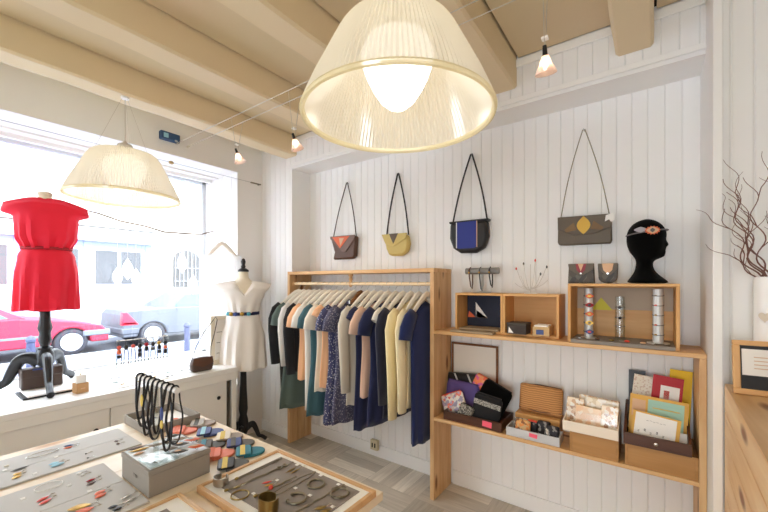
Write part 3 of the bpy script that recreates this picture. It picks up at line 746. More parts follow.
def cloth(n, c, b=.12, s=180): return plain(n, c, .92, bump=b, bscale=s, sheen=.15)
blk = cloth('black_knit', '#17171b'); dgr = cloth('charcoal_green', '#3c4644'); lgr = cloth('pale_grey_knit', '#d8d5cf'); grn = cloth('grey_green', '#566660')
pch = cloth('peach_jersey', '#eeb98d'); wht = cloth('offwhite_jersey', '#ece7dd'); tea = cloth('teal_jersey', '#3a606b'); crm = cloth('cream_jersey', '#e8e1d2')
nav = cloth('navy_crepe', '#1a2148'); nav2 = cloth('dark_navy', '#1d1f33'); gry = cloth('beige_grey_knit', '#cfc8ba'); bei = cloth('beige_pink_jersey', '#d9b59e')
yel = cloth('butter_knit', '#ead9a8'); yel2 = cloth('pale_butter_knit', '#eee0b8'); roy = cloth('royal_navy', '#1a2758')
dot = dotted('navy_dotted', '#43476a', '#d8d6dc', 75, .27); dot2 = dotted('grey_dotted', '#50506a', '#c9c6cf', 90, .26)
#   label, category, material, hem, sleeves, extra
G = [
 ('long sleeved black dress, first garment at the window end of the rail', 'dress', blk, -1.03, 'long', dict(slend=-.70, flare=.85)),
 ('knee length grey green dress, second from the window end of the rail', 'dress', grn, -1.08, 'short', dict(flare=1.12, th=.03)),
 ('pale grey long sleeved knit between the grey green dress and the black cardigan', 'sweater', lgr, -.66, 'long', dict(slend=-.70)),
 ('black cardigan hanging beside the peach top', 'cardigan', blk, -.74, 'long', dict(slend=-.76, neck=.1)),
 ('peach short sleeved top on the left half of the rail', 'top', pch, -.80, 'short', dict()),
 ('long off white tunic next to the peach top', 'tunic', wht, -1.04, 'short', dict(flare=.92)),
 ('teal short sleeved dress on the left half of the rail', 'dress', tea, -1.07, 'short', dict(flare=1.1, th=.03)),
 ('cream blouse with short sleeves right of the teal dress', 'blouse', crm, -.86, 'short', dict()),
  ('plain peach top half hidden behind the cream blouse', 'top', pch, -.82, 'cap', dict()),
 ('navy dress with small white dots, left one of two dotted dresses', 'dress', dot, -1.09, 'short', dict(flare=1.15, th=.03)),
 ('navy dress with fine dots, right one of two dotted dresses', 'dress', dot2, -1.07, 'short', dict(flare=1.12)),
 ('dark navy skirt clipped on a wooden hanger in mid rail', 'skirt', nav2, -.62, None, dict(w=.15)),
 ('long beige grey cardigan with turned cuffs in mid rail', 'cardigan', gry, -.90, 'long', dict(slend=-.80, neck=.1)),
 ('long navy blue dress right of the beige cardigan', 'dress', nav, -1.07, 'cap', dict(flare=1.0)),
 ('beige pink short sleeved top with small buttons', 'top', bei, -.82, 'short', dict()),
 ('navy short sleeved dress right of the beige pink top', 'dress', nav, -1.0, 'short', dict(flare=1.1)),
 ('narrow cream top squeezed between two navy garments', 'top', crm, -.79, 'cap', dict(w=.17)),
 ('black long wrap dress left of the butter yellow sweaters', 'dress', nav2, -.92, 'long', dict(slend=-.82)),
 ('butter yellow long sleeved sweater, left one of two', 'sweater', yel, -.86, 'long', dict(slend=-.9, th=.028)),
 ('pale butter yellow sweater, right one of two', 'sweater', yel2, -.82, 'long', dict(slend=-.84, th=.028)),
 ('deep blue long dress, last garment against the right side panel', 'dress', roy, -1.06, 'short', dict(flare=.88, th=.026)),
]
n = len(G)
def HL(lb):
    p = lb.split(','); t = p[0] if len(p[0].split()) > 5 or len(p) < 2 else lb.replace(',', '')
    w_ = ('wooden clip hanger' if 'skirt' in lb else 'cream hanger')+' holding the '+t
    w_ = w_.split()[:16]
    while w_[-1] in ('of', 'the', 'and', 'on', 'at', 'in', 'to', 'end', 'a', 'window', 'two', 'behind', 'right', 'left') : w_.pop()
    return ' '.join(w_)
for i, (lb, ct, mt, hem, sl, ex) in enumerate(G):
    f = i/(n-1); x = -2.552+f*(2.552-1.232); yaw = R(-31+26*f+3*sn(i*2.1))
    place = ['at the window end', 'second from the window end'][i] if i < 2 else None
    h = thing('clothes_hanger', HL(lb), 'hanger', (x, 2.2, 1.437), yaw, 'cream hangers on the rail')
    if ct == 'skirt':
        hanger_parts(h, 'steel', .13, 'frame_b')
        for s in (-1, 1): MB().cyl((0, s*.1, -.155), (0, s*.1, -.125), .006, n=8).build('clip', 'steel', h, local=True)
    else: hanger_parts(h, 'steel', .178)
    o = thing(ct, lb, ct, (x, 2.2, 1.437), yaw, 'garments on the clothes rail')
    if ct == 'skirt':
        b = cloth_body(lambda q: -.152, hem-.15, [(0, .13), (.1, .135), (1, .16)], [(0, .012), (.3, .022), (1, .026)], nth=44, rows=18, fa=.01, fk=7, ph=i, fs=0, pw=.7)
        b.xf(Matrix.Rotation(PI/2, 4, 'Z')).build('body', mt, o, local=True, solid=.002)
        MB().rings([[V((.014*sn(2*PI*k/32), .131*math.copysign(abs(cs(2*PI*k/32))**.7, cs(2*PI*k/32)), z)) for k in range(32)] for z in (-.185, -.152)], False, False).build('waistband', blk, o, local=True, solid=.003)
    else:
        garment(o, mt, hem, sl, ph=i*1.3, **ex)
        if 'buttons' in lb:
            for k in range(2): MB().sph((.018, -.205, -.262-.02*k), .006).build('button', 'gold', o, local=True)

# ------------------------------------------------------------------ shoulder bags on the wall
WYB = AY-.004
def bag(label, nail, x0, x1, z0, z1, thick, parts_fn, strap_mat, sr=.004, chain=False, sides=None):
    cx = (x0+x1)/2
    t = thing('shoulder_bag', label, 'bag', (cx, WYB-thick/2, z0), group='shoulder bags hung on the boarded wall')
    nl = tag(MB().cyl((nail[0], WYB+.004, nail[1]-.004), (nail[0], WYB-.024, nail[1]), .003, n=8).build('wall_hook', 'steel'), 'small wall hook of the '+label.split(' hung')[0], 'hook', 'hooks for the shoulder bags')
    parts_fn(t)
    yb = WYB-thick*.5-.004
    l, rr = sides or ((x0+.012, z1-.01), (x1-.012, z1-.01))
    for s, (px, pz) in ((-1, l), (1, rr)):
        pts = [V((px, yb, pz))]
        for k in range(1, 10):
            f = k/9; q = V((px, yb, pz)).lerp(V((nail[0]+s*.004, WYB-.018, nail[1]+.003)), f); q.x += s*.012*sn(PI*f); pts.append(q)
        if chain:
            m = MB(); 
            for k in range(9):
                for j in range(7): 
                    q = pts[k].lerp(pts[k+1], j/7); m.sph(q, (.0032, .0032, .0048), 6, 5)
            m.build('chain_strap', strap_mat, t)
        else: MB().tube(pts, sr, 7, flat=(1, 1.4)).build('strap', strap_mat, t)
    return t
def outline_bag(t, pts, thick, mat, name='body', y=None, bev=.014):
    y0 = (WYB-.002) if y is None else y
    return MB().prism(pts, (0, y0, 0), Xv, Zv, (0, -thick, 0)).build(name, mat, t, bevel=bev)
def b1(t):
    outline_bag(t, [(-2.29, 1.655), (-2.06, 1.655), (-2.035, 1.68), (-2.02, 1.85), (-2.31, 1.858), (-2.315, 1.84), (-2.27, 1.72)], .05, 'leather_br')
    outline_bag(t, [(-2.315, 1.862), (-2.02, 1.857), (-2.03, 1.82), (-2.13, 1.715), (-2.175, 1.725), (-2.31, 1.84)], .008, plain('bronze_leather', '#6a4a3a', .4), 'flap', WYB-.053, .002); t = [c for c in t.children if c.name.startswith('flap')][0]
    outline_bag(t, [(-2.285, 1.855), (-2.08, 1.852), (-2.19, 1.75)], .003, 'orange', 'orange_panel', WYB-.0612, .0005)
    outline_bag(t, [(-2.20, 1.84), (-2.14, 1.838), (-2.185, 1.77)], .002, 'tan', 'tan_panel', WYB-.0643, .0003)
bag('small brown bag with an orange triangle on its flap hung left of the yellow bag', (-2.147, 2.33), -2.315, -2.02, 1.655, 1.86, .05, b1, 'leather_dk')
def b2(t):
    outline_bag(t, [(-1.675, 1.67), (-1.64, 1.66), (-1.55, 1.66), (-1.5, 1.69), (-1.487, 1.75), (-1.50, 1.82), (-1.72, 1.828), (-1.70, 1.72)], .055, 'leather_ye', bev=.018)
    outline_bag(t, [(-1.735, 1.835), (-1.495, 1.832), (-1.505, 1.79), (-1.62, 1.735), (-1.7, 1.76)], .006, 'leather_ye', 'flap', WYB-.058, .002); t = [c for c in t.children if c.name.startswith('flap')][0]
    outline_bag(t, [(-1.66, 1.835), (-1.575, 1.834), (-1.62, 1.755)], .003, 'leather_ol', 'brown_panel', WYB-.0645, .0005)
bag('mustard yellow bag with a rounded flap hung second from the left', (-1.605, 2.315), -1.72, -1.487, 1.66, 1.83, .055, b2, 'leather_bk', .0055)
def b3(t):
    P = [(-1.138, 1.87), (-1.142, 1.76), (-1.115, 1.69), (-1.06, 1.655), (-.95, 1.652), (-.885, 1.685), (-.862, 1.76), (-.868, 1.868)]
    outline_bag(t, P, .06, 'leather_bk', bev=.02)
    outline_bag(t, [(-1.08, 1.868), (-1.08, 1.69), (-1.06, 1.685), (-.955, 1.685), (-.938, 1.695), (-.938, 1.868)], .004, 'blue_leather', 'blue_panel', WYB-.062, .001)
    for x in (-1.086, -.938): outline_bag(t, [(x, 1.868), (x, 1.69), (x+.006, 1.69), (x+.006, 1.868)], .006, 'tan' if x > -1 else 'paper', 'piping', WYB-.062, .001)
    outline_bag(t, [(-1.145, 1.880), (-.858, 1.878), (-.862, 1.862), (-1.14, 1.864)], .055, 'leather_bk', 'top_gusset', WYB-.004, .004)
bag('black bag with a royal blue centre panel hung third from the left', (-.993, 2.34), -1.138, -.862, 1.652, 1.875, .06, b3, 'leather_bk', .0055)
def b4(t):
    outline_bag(t, [(-.43, 1.672), (-.17, 1.668), (-.162, 1.685), (-.165, 1.83), (-.435, 1.836), (-.438, 1.69)], .045, 'leather_ol', bev=.006)
    outline_bag(t, [(-.437, 1.838), (-.163, 1.832), (-.166, 1.76), (-.25, 1.725), (-.35, 1.725), (-.436, 1.765)], .005, 'leather_ol', 'flap', WYB-.048, .002); t = [c for c in t.children if c.name.startswith('flap')][0]
    outline_bag(t, [(-.30-.035*sn(PI*k/9), 1.832-.105*k/9) for k in range(10)]+[(-.30+.035*sn(PI*k/9), 1.832-.105*k/9) for k in range(8, 0, -1)], .002, 'gold', 'gold_leaf', WYB-.0535, .0005)
    for s in (-1, 1): outline_bag(t, [(-.30+s*.05, 1.80), (-.30+s*.10, 1.76), (-.30+s*.09, 1.745), (-.30+s*.035, 1.755)], .0015, plain('rust_print', '#7a5a30', .5), 'leaf_print', WYB-.0535, .0003)
    outline_bag(t, [(-.19, 1.825), (-.155, 1.835), (-.145, 1.795), (-.165, 1.785), (-.175, 1.80), (-.195, 1.79)], .002, 'paper', 'price_tag', WYB-.056, .0003)
bag('flat olive grey clutch with a gold leaf hung on a long chain', (-.303, 2.344), -.437, -.163, 1.668, 1.836, .045, b4, 'chain', chain=True)
# ------------------------------------------------------------------ wall shelves right of the rail
su = thing('shelf_unit', 'two pine shelves with a right side panel fitted between rail unit and white partition', 'shelf unit', (-.47, 2.28, 0))
SX0, SX1 = -1.148, .211
B(SX0, SX1, 2.14, 2.408, 1.110, 1.131).build('upper_shelf', 'pine_x', su, bevel=.002)
B(SX0, SX1-.027, 2.14, 2.408, .535, .555).build('lower_shelf', 'pine_x', su, bevel=.002)
mb = MB()
for k in range(3): mb.box(SX1-.026, SX1, 2.14+.0895*k, 2.14+.0895*k+.0875, 0, 1.109)
mb.build('side_panel', 'pine_z', su, bevel=.0015)
S1, S2 = 1.132, .556
def crate(label, x0, x1, y0, y1, z1, group=None, th=.014, z0=S1, back=True):
    t = thing('wooden_crate', label, 'crate', ((x0+x1)/2, (y0+y1)/2, z0), group=group)
    B(x0, x1, y0, y1, z1-th, z1).build('top_board', 'crate', t, bevel=.0015)
    B(x0, x1, y0, y1, z0, z0+th).build('bottom_board', 'crate', t, bevel=.0015)
    for a in (x0, x1-th): B(a, a+th, y0, y1, z0+th, z1-th).build('side_board', 'crate_z', t, bevel=.0015)
    B(x0+th, x1-th, y1-.008, y1, z0+th, z1-th).build('back_board', 'crate', t)
    return t
crate('left of two open wooden crates, holding the dark panel with a triangle emblem', -1.03, -.7165, 2.215, 2.405, 1.382, 'open crates on the upper shelf')
crate('empty looking open wooden crate with two small boxes, right of the dark panel', -.7155, -.402, 2.215, 2.405, 1.382, 'open crates on the upper shelf')
cb = crate('larger open wooden crate with jewellery columns under the black head form', -.35, .12, 2.165, 2.405, 1.444, 'open crates on the upper shelf')
B(-.335, .105, 2.392, 2.396, 1.30, 1.42).build('painted_band', plain('grey_beige', '#b9a893', .7), cb)
MB().prism([(-.265, 0), (-.16, 0), (-.215, .07)], (0, 2.391, 1.295), Xv, Zv, (0, -.002, 0)).build('painted_triangle', plain('acid_yellow', '#d9cf3c', .6), cb)
o = thing('emblem_board', 'dark navy panel with a white and orange triangle bird emblem in the left crate', 'panel', (-.87, 2.38, S1+.015))
B(-1.012, -.735, 2.375, 2.386, S1+.015, 1.366).build('board', 'navyblue', o)
def tri(nm, pts, mt): MB().prism(pts, (0, 2.3745, 0), Xv, Zv, (0, -.0012, 0)).build(nm, mt, o)
tri('white_triangle', [(-.95, 1.215), (-.868, 1.211), (-.952, 1.318)], 'paper')
tri('orange_triangle', [(-.951, 1.214), (-1.008, 1.211), (-1.0, 1.255)], 'orange')
tri('peach_triangle', [(-.949, 1.2145), (-.868, 1.2105), (-.945, 1.262)], 'tan')
o = thing('felt_sleeve', 'flat taupe felt sleeve lying in front of the dark panel', 'sleeve', (-.87, 2.22, S1))
B(-1.035, -.755, 2.146, 2.208, S1, S1+.014).box(-1.0, -.745, 2.206, 2.36, S1+.015, S1+.0245).build('sleeve', plain('taupe_felt', '#9d8a70', .9), o, bevel=.003)
for lb, x0, x1, m_, nm in (('small dark box with a white triangle in the right crate', -.68, -.57, plain('dark_box', '#3b3330', .7), 'w'), ('small beige and blue tray of cards in the right crate', -.535, -.445, plain('beige_box', '#c9a878', .7), 'b')):
    o = thing('small_box', lb, 'box', ((x0+x1)/2, 2.24, S1+.015))
    z0 = S1+.015
    B(x0, x1, 2.18, 2.285, z0, z0+.052).build('box_body', m_, o, bevel=.002)
    if nm == 'w':
        B(x0-.002, x1+.002, 2.178, 2.287, z0+.0525, z0+.066).build('lid', plain('dark_lid', '#4a423b', .7), o, bevel=.002)
        MB().prism([(0, 0), (.03, 0), (.004, .035)], (x0+.008, 2.1795, z0+.006), Xv, Zv, (0, -.001, 0)).build('triangle_mark', 'paper', o)
    else:
        B(x0+.01, x1-.01, 2.185, 2.28, z0+.052, z0+.060).build('card_stack', 'paper', o)
        B(x0+.02, x1-.03, 2.178, 2.1795, z0+.008, z0+.035).build('blue_label', plain('blue_label', '#4a5a8a', .7), o)
# bracelet T-bar on the left crate
o = thing('bracelet_bar', 'grey T bar bracelet holder standing on the left wooden crate', 'display stand', (-.875, 2.29, 1.383))
MB().cyl((-.985, 2.29, 1.525), (-.765, 2.29, 1.525), .021, n=20).build('bar', plain('pewter_bar', '#8f8c88', .4, .4), o)
MB().cyl((-.875, 2.29, 1.39), (-.875, 2.29, 1.505), .006, n=10).build('post', 'steel', o)
MB().lathe([(.001, .012), (.012, .011), (.055, .005), (.058, 0)], 28, (-.875, 2.29, 1.383), cap1=True).build('base', 'steel', o)
for k, (x, L, mt, lb) in enumerate(((-.955, .085, 'leather_br', 'brown'), (-.885, .10, 'slate', 'grey'), (-.82, .075, 'leather_bk', 'black'))):
    o = thing('cord_bracelet', f'{lb} cord bracelet looped over the grey T bar', 'bracelet', (x, 2.29, 1.525), group='cord bracelets on the T bar')
    MB().tube([(x, 2.29, 1.549), (x, 2.266, 1.53), (x+.004, 2.262, 1.49), (x+.01, 2.27, 1.53-L-.02), (x+.012, 2.29, 1.53-L-.035), (x+.008, 2.308, 1.53-L), (x+.004, 2.316, 1.50), (x, 2.314, 1.53)], .0045, 7, True).build('cord', mt, o)
    MB().sph((x+.001, 2.262, 1.515), (.006, .005, .007)).build('bead', 'gold', o)
# wire jewellery tree
o = thing('jewellery_tree', 'white wire jewellery tree with small beads on top of the right crate', 'display stand', (-.575, 2.3, 1.383))
MB().lathe([(.001, .006), (.035, .005), (.038, 0)], 24, (-.575, 2.3, 1.383), cap1=True).build('base', 'white', o)
wm = plain('white_wire', '#cfc9c1', .5)
MB().cyl((-.575, 2.3, 1.388), (-.575, 2.3, 1.56), .0022, n=6).build('stem', wm, o)
arms = [(-.085, .165), (-.065, .11), (-.035, .19), (-.09, .06), (.085, .165), (.06, .12), (.03, .2), (.09, .07), (-.05, .03), (.05, .035)]
for i, (dx, dz) in enumerate(arms):
    pts = [(-.575+dx*f, 2.3+.03*sn(i*2)*f, 1.40+.02*i/10+(dz-.02)*f**2.2+.0) for f in (0, .25, .5, .75, .92, 1)]
    MB().tube(pts, .0016, 5).build('wire_arm', wm, o)
    if i in (0, 2, 4, 5, 6): MB().sph((pts[-1][0], pts[-1][1], pts[-1][2]-.010), (.005, .005, .009)).build('bead', ['coral', 'leather_bk', 'slate'][i % 3], o)
# black head form
o = thing('head_form', 'black flocked head form in profile wearing an eye shaped band, on the larger crate', 'head form', (0, 2.29, 1.4445))
prof = [  # z, back x, front centre, front side, half width, sigma
    (0, -.092, .088, .088, .10, 9), (.012, -.09, .082, .082, .098, 9), (.035, -.072, .054, .054, .08, 9), (.06, -.058, .03, .03, .062, 9), (.085, -.052, .021, .021, .052, 9), (.105, -.05, .02, .02, .05, 9),
    (.120, -.052, .028, .025, .052, .03), (.130, -.056, .058, .04, .056, .03), (.140, -.062, .070, .052, .06, .03), (.152, -.070, .071, .058, .064, .022), (.160, -.076, .074, .061, .067, .016), (.166, -.079, .071, .062, .068, .016), (.172, -.081, .075, .064, .07, .016),
    (.182, -.085, .074, .066, .072, .014), (.190, -.087, .086, .068, .073, .011), (.198, -.089, .087, .069, .074, .011), (.21, -.091, .079, .069, .075, .011), (.222, -.092, .073, .068, .076, .014), (.235, -.092, .076, .070, .076, .05), (.255, -.091, .076, .071, .076, .06),
    (.275, -.086, .070, .067, .073, .06), (.295, -.075, .058, .056, .064, .06), (.31, -.060, .043, .043, .052, .06), (.322, -.04, .024, .024, .034, .06), (.329, -.012, .0, .0, .01, .06)]
rs = []
for z, xb, fc, fs_, hw, sg in prof:
    cx = (xb+fs_)/2; ring = []
    for i in range(40):
        a = 2*PI*i/40; y = hw*sn(a); c = cs(a)
        x = cx+(fs_-cx)*math.copysign(abs(c)**.85, c) if c > 0 else cx+(cx-xb)*-abs(c)**.9
        if c > 0: x += (fc-fs_)*math.exp(-(y/sg)**2)
        ring.append(V((x, y, z)))
    rs.append(ring)
MB().rings(rs).build('head', 'flock', o, local=True, sharp=80, sub=1)
m = MB()
band = [V((-.008+.087*cs(2*PI*i/40)+(.002), .0785*sn(2*PI*i/40), .258+.010*cs(2*PI*i/40))) for i in range(40)]
m.tube(band, .0035, 6, True); m.build('head_band', plain('band_grey', '#6d6666', .6), o, local=True)
def almond(w, h): return [(w*cs(PI*2*i/24), h*sn(PI*2*i/24)*(1-.45*abs(cs(PI*2*i/24)))) for i in range(24)]
def onhead(poly, cx, cz, d, nm, mt, th=.003):
    a = R(14); MB().prism(poly, (cx, -.0755-d, cz), (cs(a), .28*sn(a)+.10, -.0), (0, .08, 1), (0, -th, 0)).build(nm, mt, o, local=True)
def jag(w, h): return [(w*cs(2*PI*i/28)*(1.0 if i % 2 else 1.22), h*sn(2*PI*i/28)*(1.0 if i % 2 else 1.3)) for i in range(28)]
onhead(jag(.027, .017), .018, .262, .002, 'eye_fringe', 'orange')
onhead(almond(.025, .017), .018, .262, .0055, 'eye_white', 'tan')
onhead(almond(.010, .011), .018, .262, .009, 'eye_iris', 'slate', .002)
onhead(almond(.028, .014), -.03, .268, .003, 'silver_leaf', plain('silver_leather', '#b0acb4', .4, .3))
# two pouches on the crate
def pouch(lb, x0, x1, z1, round_, inner):
    o = thing('card_pouch', lb, 'pouch', ((x0+x1)/2, 2.25, 1.4445), group='small pouches beside the head form')
    w = x1-x0; cx = (x0+x1)/2
    pm = patches('camouflage_leather', ['#4a4034', '#3a332c', '#5a5648', '#453a2e'], 40, .5)
    pts = [(x0+.005, z1), (x0, 1.4450), (x1, 1.4450), (x1-.005, z1)] if not round_ else [(x0, z1), (x0+.004, 1.48)]+[(cx-.5*w*cs(PI*k/8)*.92, 1.475-.03*sn(PI*k/8)) for k in range(9)]+[(x1, z1)]
    MB().prism(pts, (0, 2.27, 0), Xv, Zv, (0, -.028, 0)).build('body', pm, o, bevel=.003)
    MB().prism([(x0+.002, z1+.001), (x1-.002, z1+.001), (x1-.006, z1-.03), (cx+.012, z1-.062), (cx-.012, z1-.062), (x0+.006, z1-.03)], (0, 2.241, 0), Xv, Zv, (0, -.004, 0)).build('flap', 'leather_ol', o, bevel=.001); fo = [c for c in o.children if c.name.startswith('flap')][0]
    MB().prism([(cx-.026, z1), (cx+.026, z1), (cx+.02, z1-.035), (cx, z1-.056), (cx-.02, z1-.035)], (0, 2.2365, 0), Xv, Zv, (0, -.002, 0)).build('inlay', inner, fo)
    MB().prism([(cx-.014, z1), (cx+.014, z1), (cx, z1-.042)], (0, 2.234, 0), Xv, Zv, (0, -.0015, 0)).build('inlay_tip', 'tan', fo)
    MB().cyl((cx, 2.236, z1-.052), (cx, 2.231, z1-.052), .0045, n=10).build('snap', 'silver', fo)
pouch('larger square dark pouch with red and tan inlay on the big crate', -.362, -.232, 1.552, False, plain('wine_red', '#8f2430', .5))
pouch('smaller round bottomed pouch with tan inlay beside the black head form', -.218, -.125, 1.550, True, 'tan')
# jewellery columns in the big crate
o = thing('felt_mat', 'grey felt mat on the floor of the larger crate', 'mat', (-.115, 2.25, S1))
B(-.333, .103, 2.146, 2.385, S1+.0145, S1+.0175).box(-.333, .103, 2.146, 2.163, S1+.0005, S1+.0145).build('sheet', 'felt', o)
zc = S1+.0178
alu = plain('aluminium', '#d2d2d0', .45, .35)
def column(lb, x, y, r, h, rb, mt):
    o = thing('bracelet_column', lb, 'display stand', (x, y, zc), group='bracelet columns in the crate')
    MB().lathe([(.001, h), (r, h), (r, .006)], 28, (x, y, zc)).build('tube', mt, o)
    MB().lathe([(r, .006), (rb, .005), (rb, 0)], 28, (x, y, zc), cap1=True).build('base', mt, o)
    return o
column('left shiny column wearing five coloured leather bracelets', -.262, 2.255, .0215, .268, .038, alu)
column('right shiny column wearing five thin bracelets', .04, 2.235, .022, .268, .046, alu)
o = column('short clear column with little rings in the middle of the crate', -.12, 2.28, .022, .225, .03, 'acrylic')
for k in range(5):
    z = zc+.035+.048*k
    o = thing('leather_bracelet', ['lowest blue and red', 'second from the bottom olive gold', 'middle orange', 'second from the top dark red', 'topmost orange'][k]+' bracelet on the left shiny column', 'bracelet', (-.262, 2.255, z), group='bracelets on the left column')
    MB().tube(arc((-.262, 2.255, z), .0235, 0, 2*PI, 28)[:-1], .0022, 6, True).build('cord', 'leather_bk', o)
    MB().prism(almond(.02, .013), (-.255, 2.231, z), (1, .1, 0), Zv, (0, -.003, 0)).build('patch', ['navyl', 'gold', 'orange', 'redseam', 'orange'][k], o)
    MB().prism(almond(.009, .007), (-.255, 2.2275, z), (1, .1, 0), Zv, (0, -.002, 0)).build('patch_eye', ['coral', 'leather_ol', 'yellow', 'leather_bk', 'gold'][k], o)
    z = zc+.045+.048*k
    o = thing('thin_bracelet', ['lowest', 'second from the bottom', 'middle', 'second from the top', 'topmost'][k]+' thin cord bracelet on the right shiny column', 'bracelet', (.04, 2.235, z), group='bracelets on the right column')
    MB().tube([q+V((0, 0, .003*sn(6.28*i/28))) for i, q in enumerate(arc((.04, 2.235, z), .0235, 0, 2*PI, 28)[:-1])], .0014, 6, True).build('cord', 'leather_bk', o)
    MB().sph((.03, 2.2125, z), (.006, .004, .004)).build('charm', ['gold', 'orange', 'gold', 'coral', 'silver'][k], o)
for k, (x, y, z, mt, lb) in enumerate(((-.12, 2.256, zc+.17, 'slate', 'upper'), (-.118, 2.256, zc+.115, 'leather_bk', 'middle'), (-.12, 2.256, zc+.07, 'silver', 'lower'))):
    o = thing('ring', f'{lb} small ring on the clear column in the crate', 'ring', (x, 2.28, z), group='rings on the clear column')
    MB().tube(arc((-.12, 2.28, z), .0238, 0, 2*PI, 24)[:-1], .0012, 5, True).build('band', 'chain', o)
    MB().sph((x, y, z), (.008, .005, .008)).build('stone', mt, o)
for k, (x, y, mt, lb) in enumerate(((-.30, 2.20, 'silver', 'silver ring of wire at the left end'), (-.215, 2.19, 'leather_br', 'brown brooch near the left column'), (-.15, 2.175, 'brass', 'small brass brooch with a dark stone'), (-.085, 2.185, 'coral', 'bright coral red brooch'), (-.02, 2.17, 'tan', 'tan brooch'), (.055, 2.17, 'leather_ol', 'dark open filigree brooch by the right column'))):
    o = thing('brooch', lb+' on the grey felt in the larger crate', 'brooch', (x, y, zc), group='brooches on the felt mat')
    if k in (0, 5): MB().tube([(x+.03*cs(t/12*6.28), y+.014*sn(t/12*6.28), zc+.003+.002*(t % 2)) for t in range(12)], .002, 6, True).build('wire', mt, o)
    else: MB().sph((x, y, zc+.006), (.012, .009, .006)).build('stone', mt, o)
    MB().tube([(x-.012, y+.012, zc+.002), (x, y+.016, zc+.003), (x+.012, y+.012, zc+.002)], .0013, 5).build('pin', 'silver', o)
# ------------------------------------------------------------------ lower shelf
def open_box(t, x0, x1, y0, y1, z0, hf, hb, th, mat, nm='box'):
    """open box: floor, front, back and two sloping sides"""
    B(x0, x1, y0, y1, z0, z0+th).build('bottom', mat, t)
    B(x0, x1, y0, y0+th, z0+th, z0+hf).build('front_wall', mat, t, bevel=.001)
    B(x0, x1, y1-th, y1, z0+th, z0+hb).build('back_wall', mat, t, bevel=.001)
    for a in (x0, x1-th):
        MB().prism([(y0+th, z0+th), (y1-th, z0+th), (y1-th, z0+hb), (y0+th, z0+hf)], (a, 0, 0), Yv, Zv, (th, 0, 0)).build('side_wall', mat, t)
def ptag(lb, x0, x1, y, z0, z1):
    tag(MB().prism([(x0, z0), (x1, z0-.004), (x1+.002, z1-.003), (x0+.001, z1)], (0, y, 0), Xv, Zv, (0, -.0012, 0)).build('price_label', 'pink'), lb, 'label', 'pink price labels')
o = thing('wooden_tray', 'low dark wooden box full of zip pouches at the left of the lower shelf', 'box', (-.89, 2.25, S2))
open_box(o, -1.085, -.705, 2.155, 2.385, S2, .055, .055, .010, 'dkwood')
ptag('pink price label on the dark wooden pouch box', -.822, -.764, 2.1535, .572, .606)
def zip_pouch(lb, mat, c, w, h, t, ry, rx, zipc=None, band=None):
    o = thing('zip_pouch', lb, 'pouch', c, 0, 'zip pouches in the dark wooden box')
    m = TR((0, 0, 0), rx, ry, 0)
    pillow(MB(), w, h, t, m).build('body', mat, o, local=True, sharp=60)
    MB().tube([m @ V((-w/2+.012, 0, h/2)), m @ V((0, 0, h/2+.001)), m @ V((w/2-.012, 0, h/2))], .004, 6).build('zip', zipc or 'slate', [c for c in o.children][0], local=True)
    if band is not None:
        MB().prism([(-w/2+.004, -.012), (w/2-.004, -.012), (w/2-.004, .018), (-w/2+.004, .018)], m @ V((0, -t*.50, h*.18)), (m.to_3x3() @ V((1, 0, 0))), (m.to_3x3() @ V((0, 0, 1))), m.to_3x3() @ V((0, .003, 0))).build('band', band, o, local=True)
grid = patches('woven_grey', ['#b8b5ac', '#7b7872', '#a09c93', '#5b5955'], 230)
kilim = patches('kilim_print', ['#e9e2da', '#ee8572', '#c3b2cc', '#e8d3c6', '#efe9e2', '#ece5de', '#a5a0b8'], 62)
kilim2 = patches('orange_pink_print', ['#f28a5a', '#e0609a', '#f0a070', '#c06ab0', '#f26a50'], 55)
strp = stripes('black_white_stripe', '#141416', '#141416', 4, 'X')
zip_pouch('black pouch with two pale diagonal stripes at the back of the dark wooden box', 'leather_bk', (-1.035, 2.352, .72), .25, .20, .03, R(-4), R(-6))
o = bpy.data.objects[[q.name for q in bpy.data.objects if q.name.startswith('zip_pouch')][-1]]
for x in (-.05, .045): MB().prism([(x-.008, .098), (x+.004, .098), (x+.045, .0), (x+.033, .0)], (0, -.0165, 0), Xv, Zv, (0, -.002, 0)).xf(TR((0, 0, 0), R(-6), R(-4))).build('pale_stripe', 'panel', o, local=True)
zip_pouch('orange and pink patterned pouch leaning behind the black one', kilim2, (-.868, 2.335, .745), .19, .14, .03, R(22), R(-6), 'orange')
zip_pouch('plain purple pouch in the middle of the wooden box', plain('purple_cloth', '#5b4a86', .85, bump=.1), (-1.02, 2.30, .675), .235, .20, .035, R(3), R(-8), plain('purple_zip', '#4a3a70', .6))
zip_pouch('black pouch with a grey woven band in the dark wooden box', 'flock', (-.80, 2.265, .70), .19, .22, .045, R(24), R(-8), 'leather_bk')
zip_pouch('larger black woven pouch with pale band standing in front of the tilted one', plain('black_cloth', '#131316', .9, bump=.1), (-.815, 2.212, .655), .18, .18, .036, R(8), R(-8), 'leather_bk', grid)
zip_pouch('white pouch with coral and lilac print tilted at the left of the box', kilim, (-1.05, 2.235, .648), .17, .125, .04, R(-24), R(-10), 'coral')
zip_pouch('smallest pouch, grey and black woven, at the front of the box', patches('woven_small', ['#a9a69d', '#3a3938', '#8d897f', '#55524e'], 160), (-.945, 2.195, .622), .10, .085, .04, R(18), R(-10), 'leather_bk')
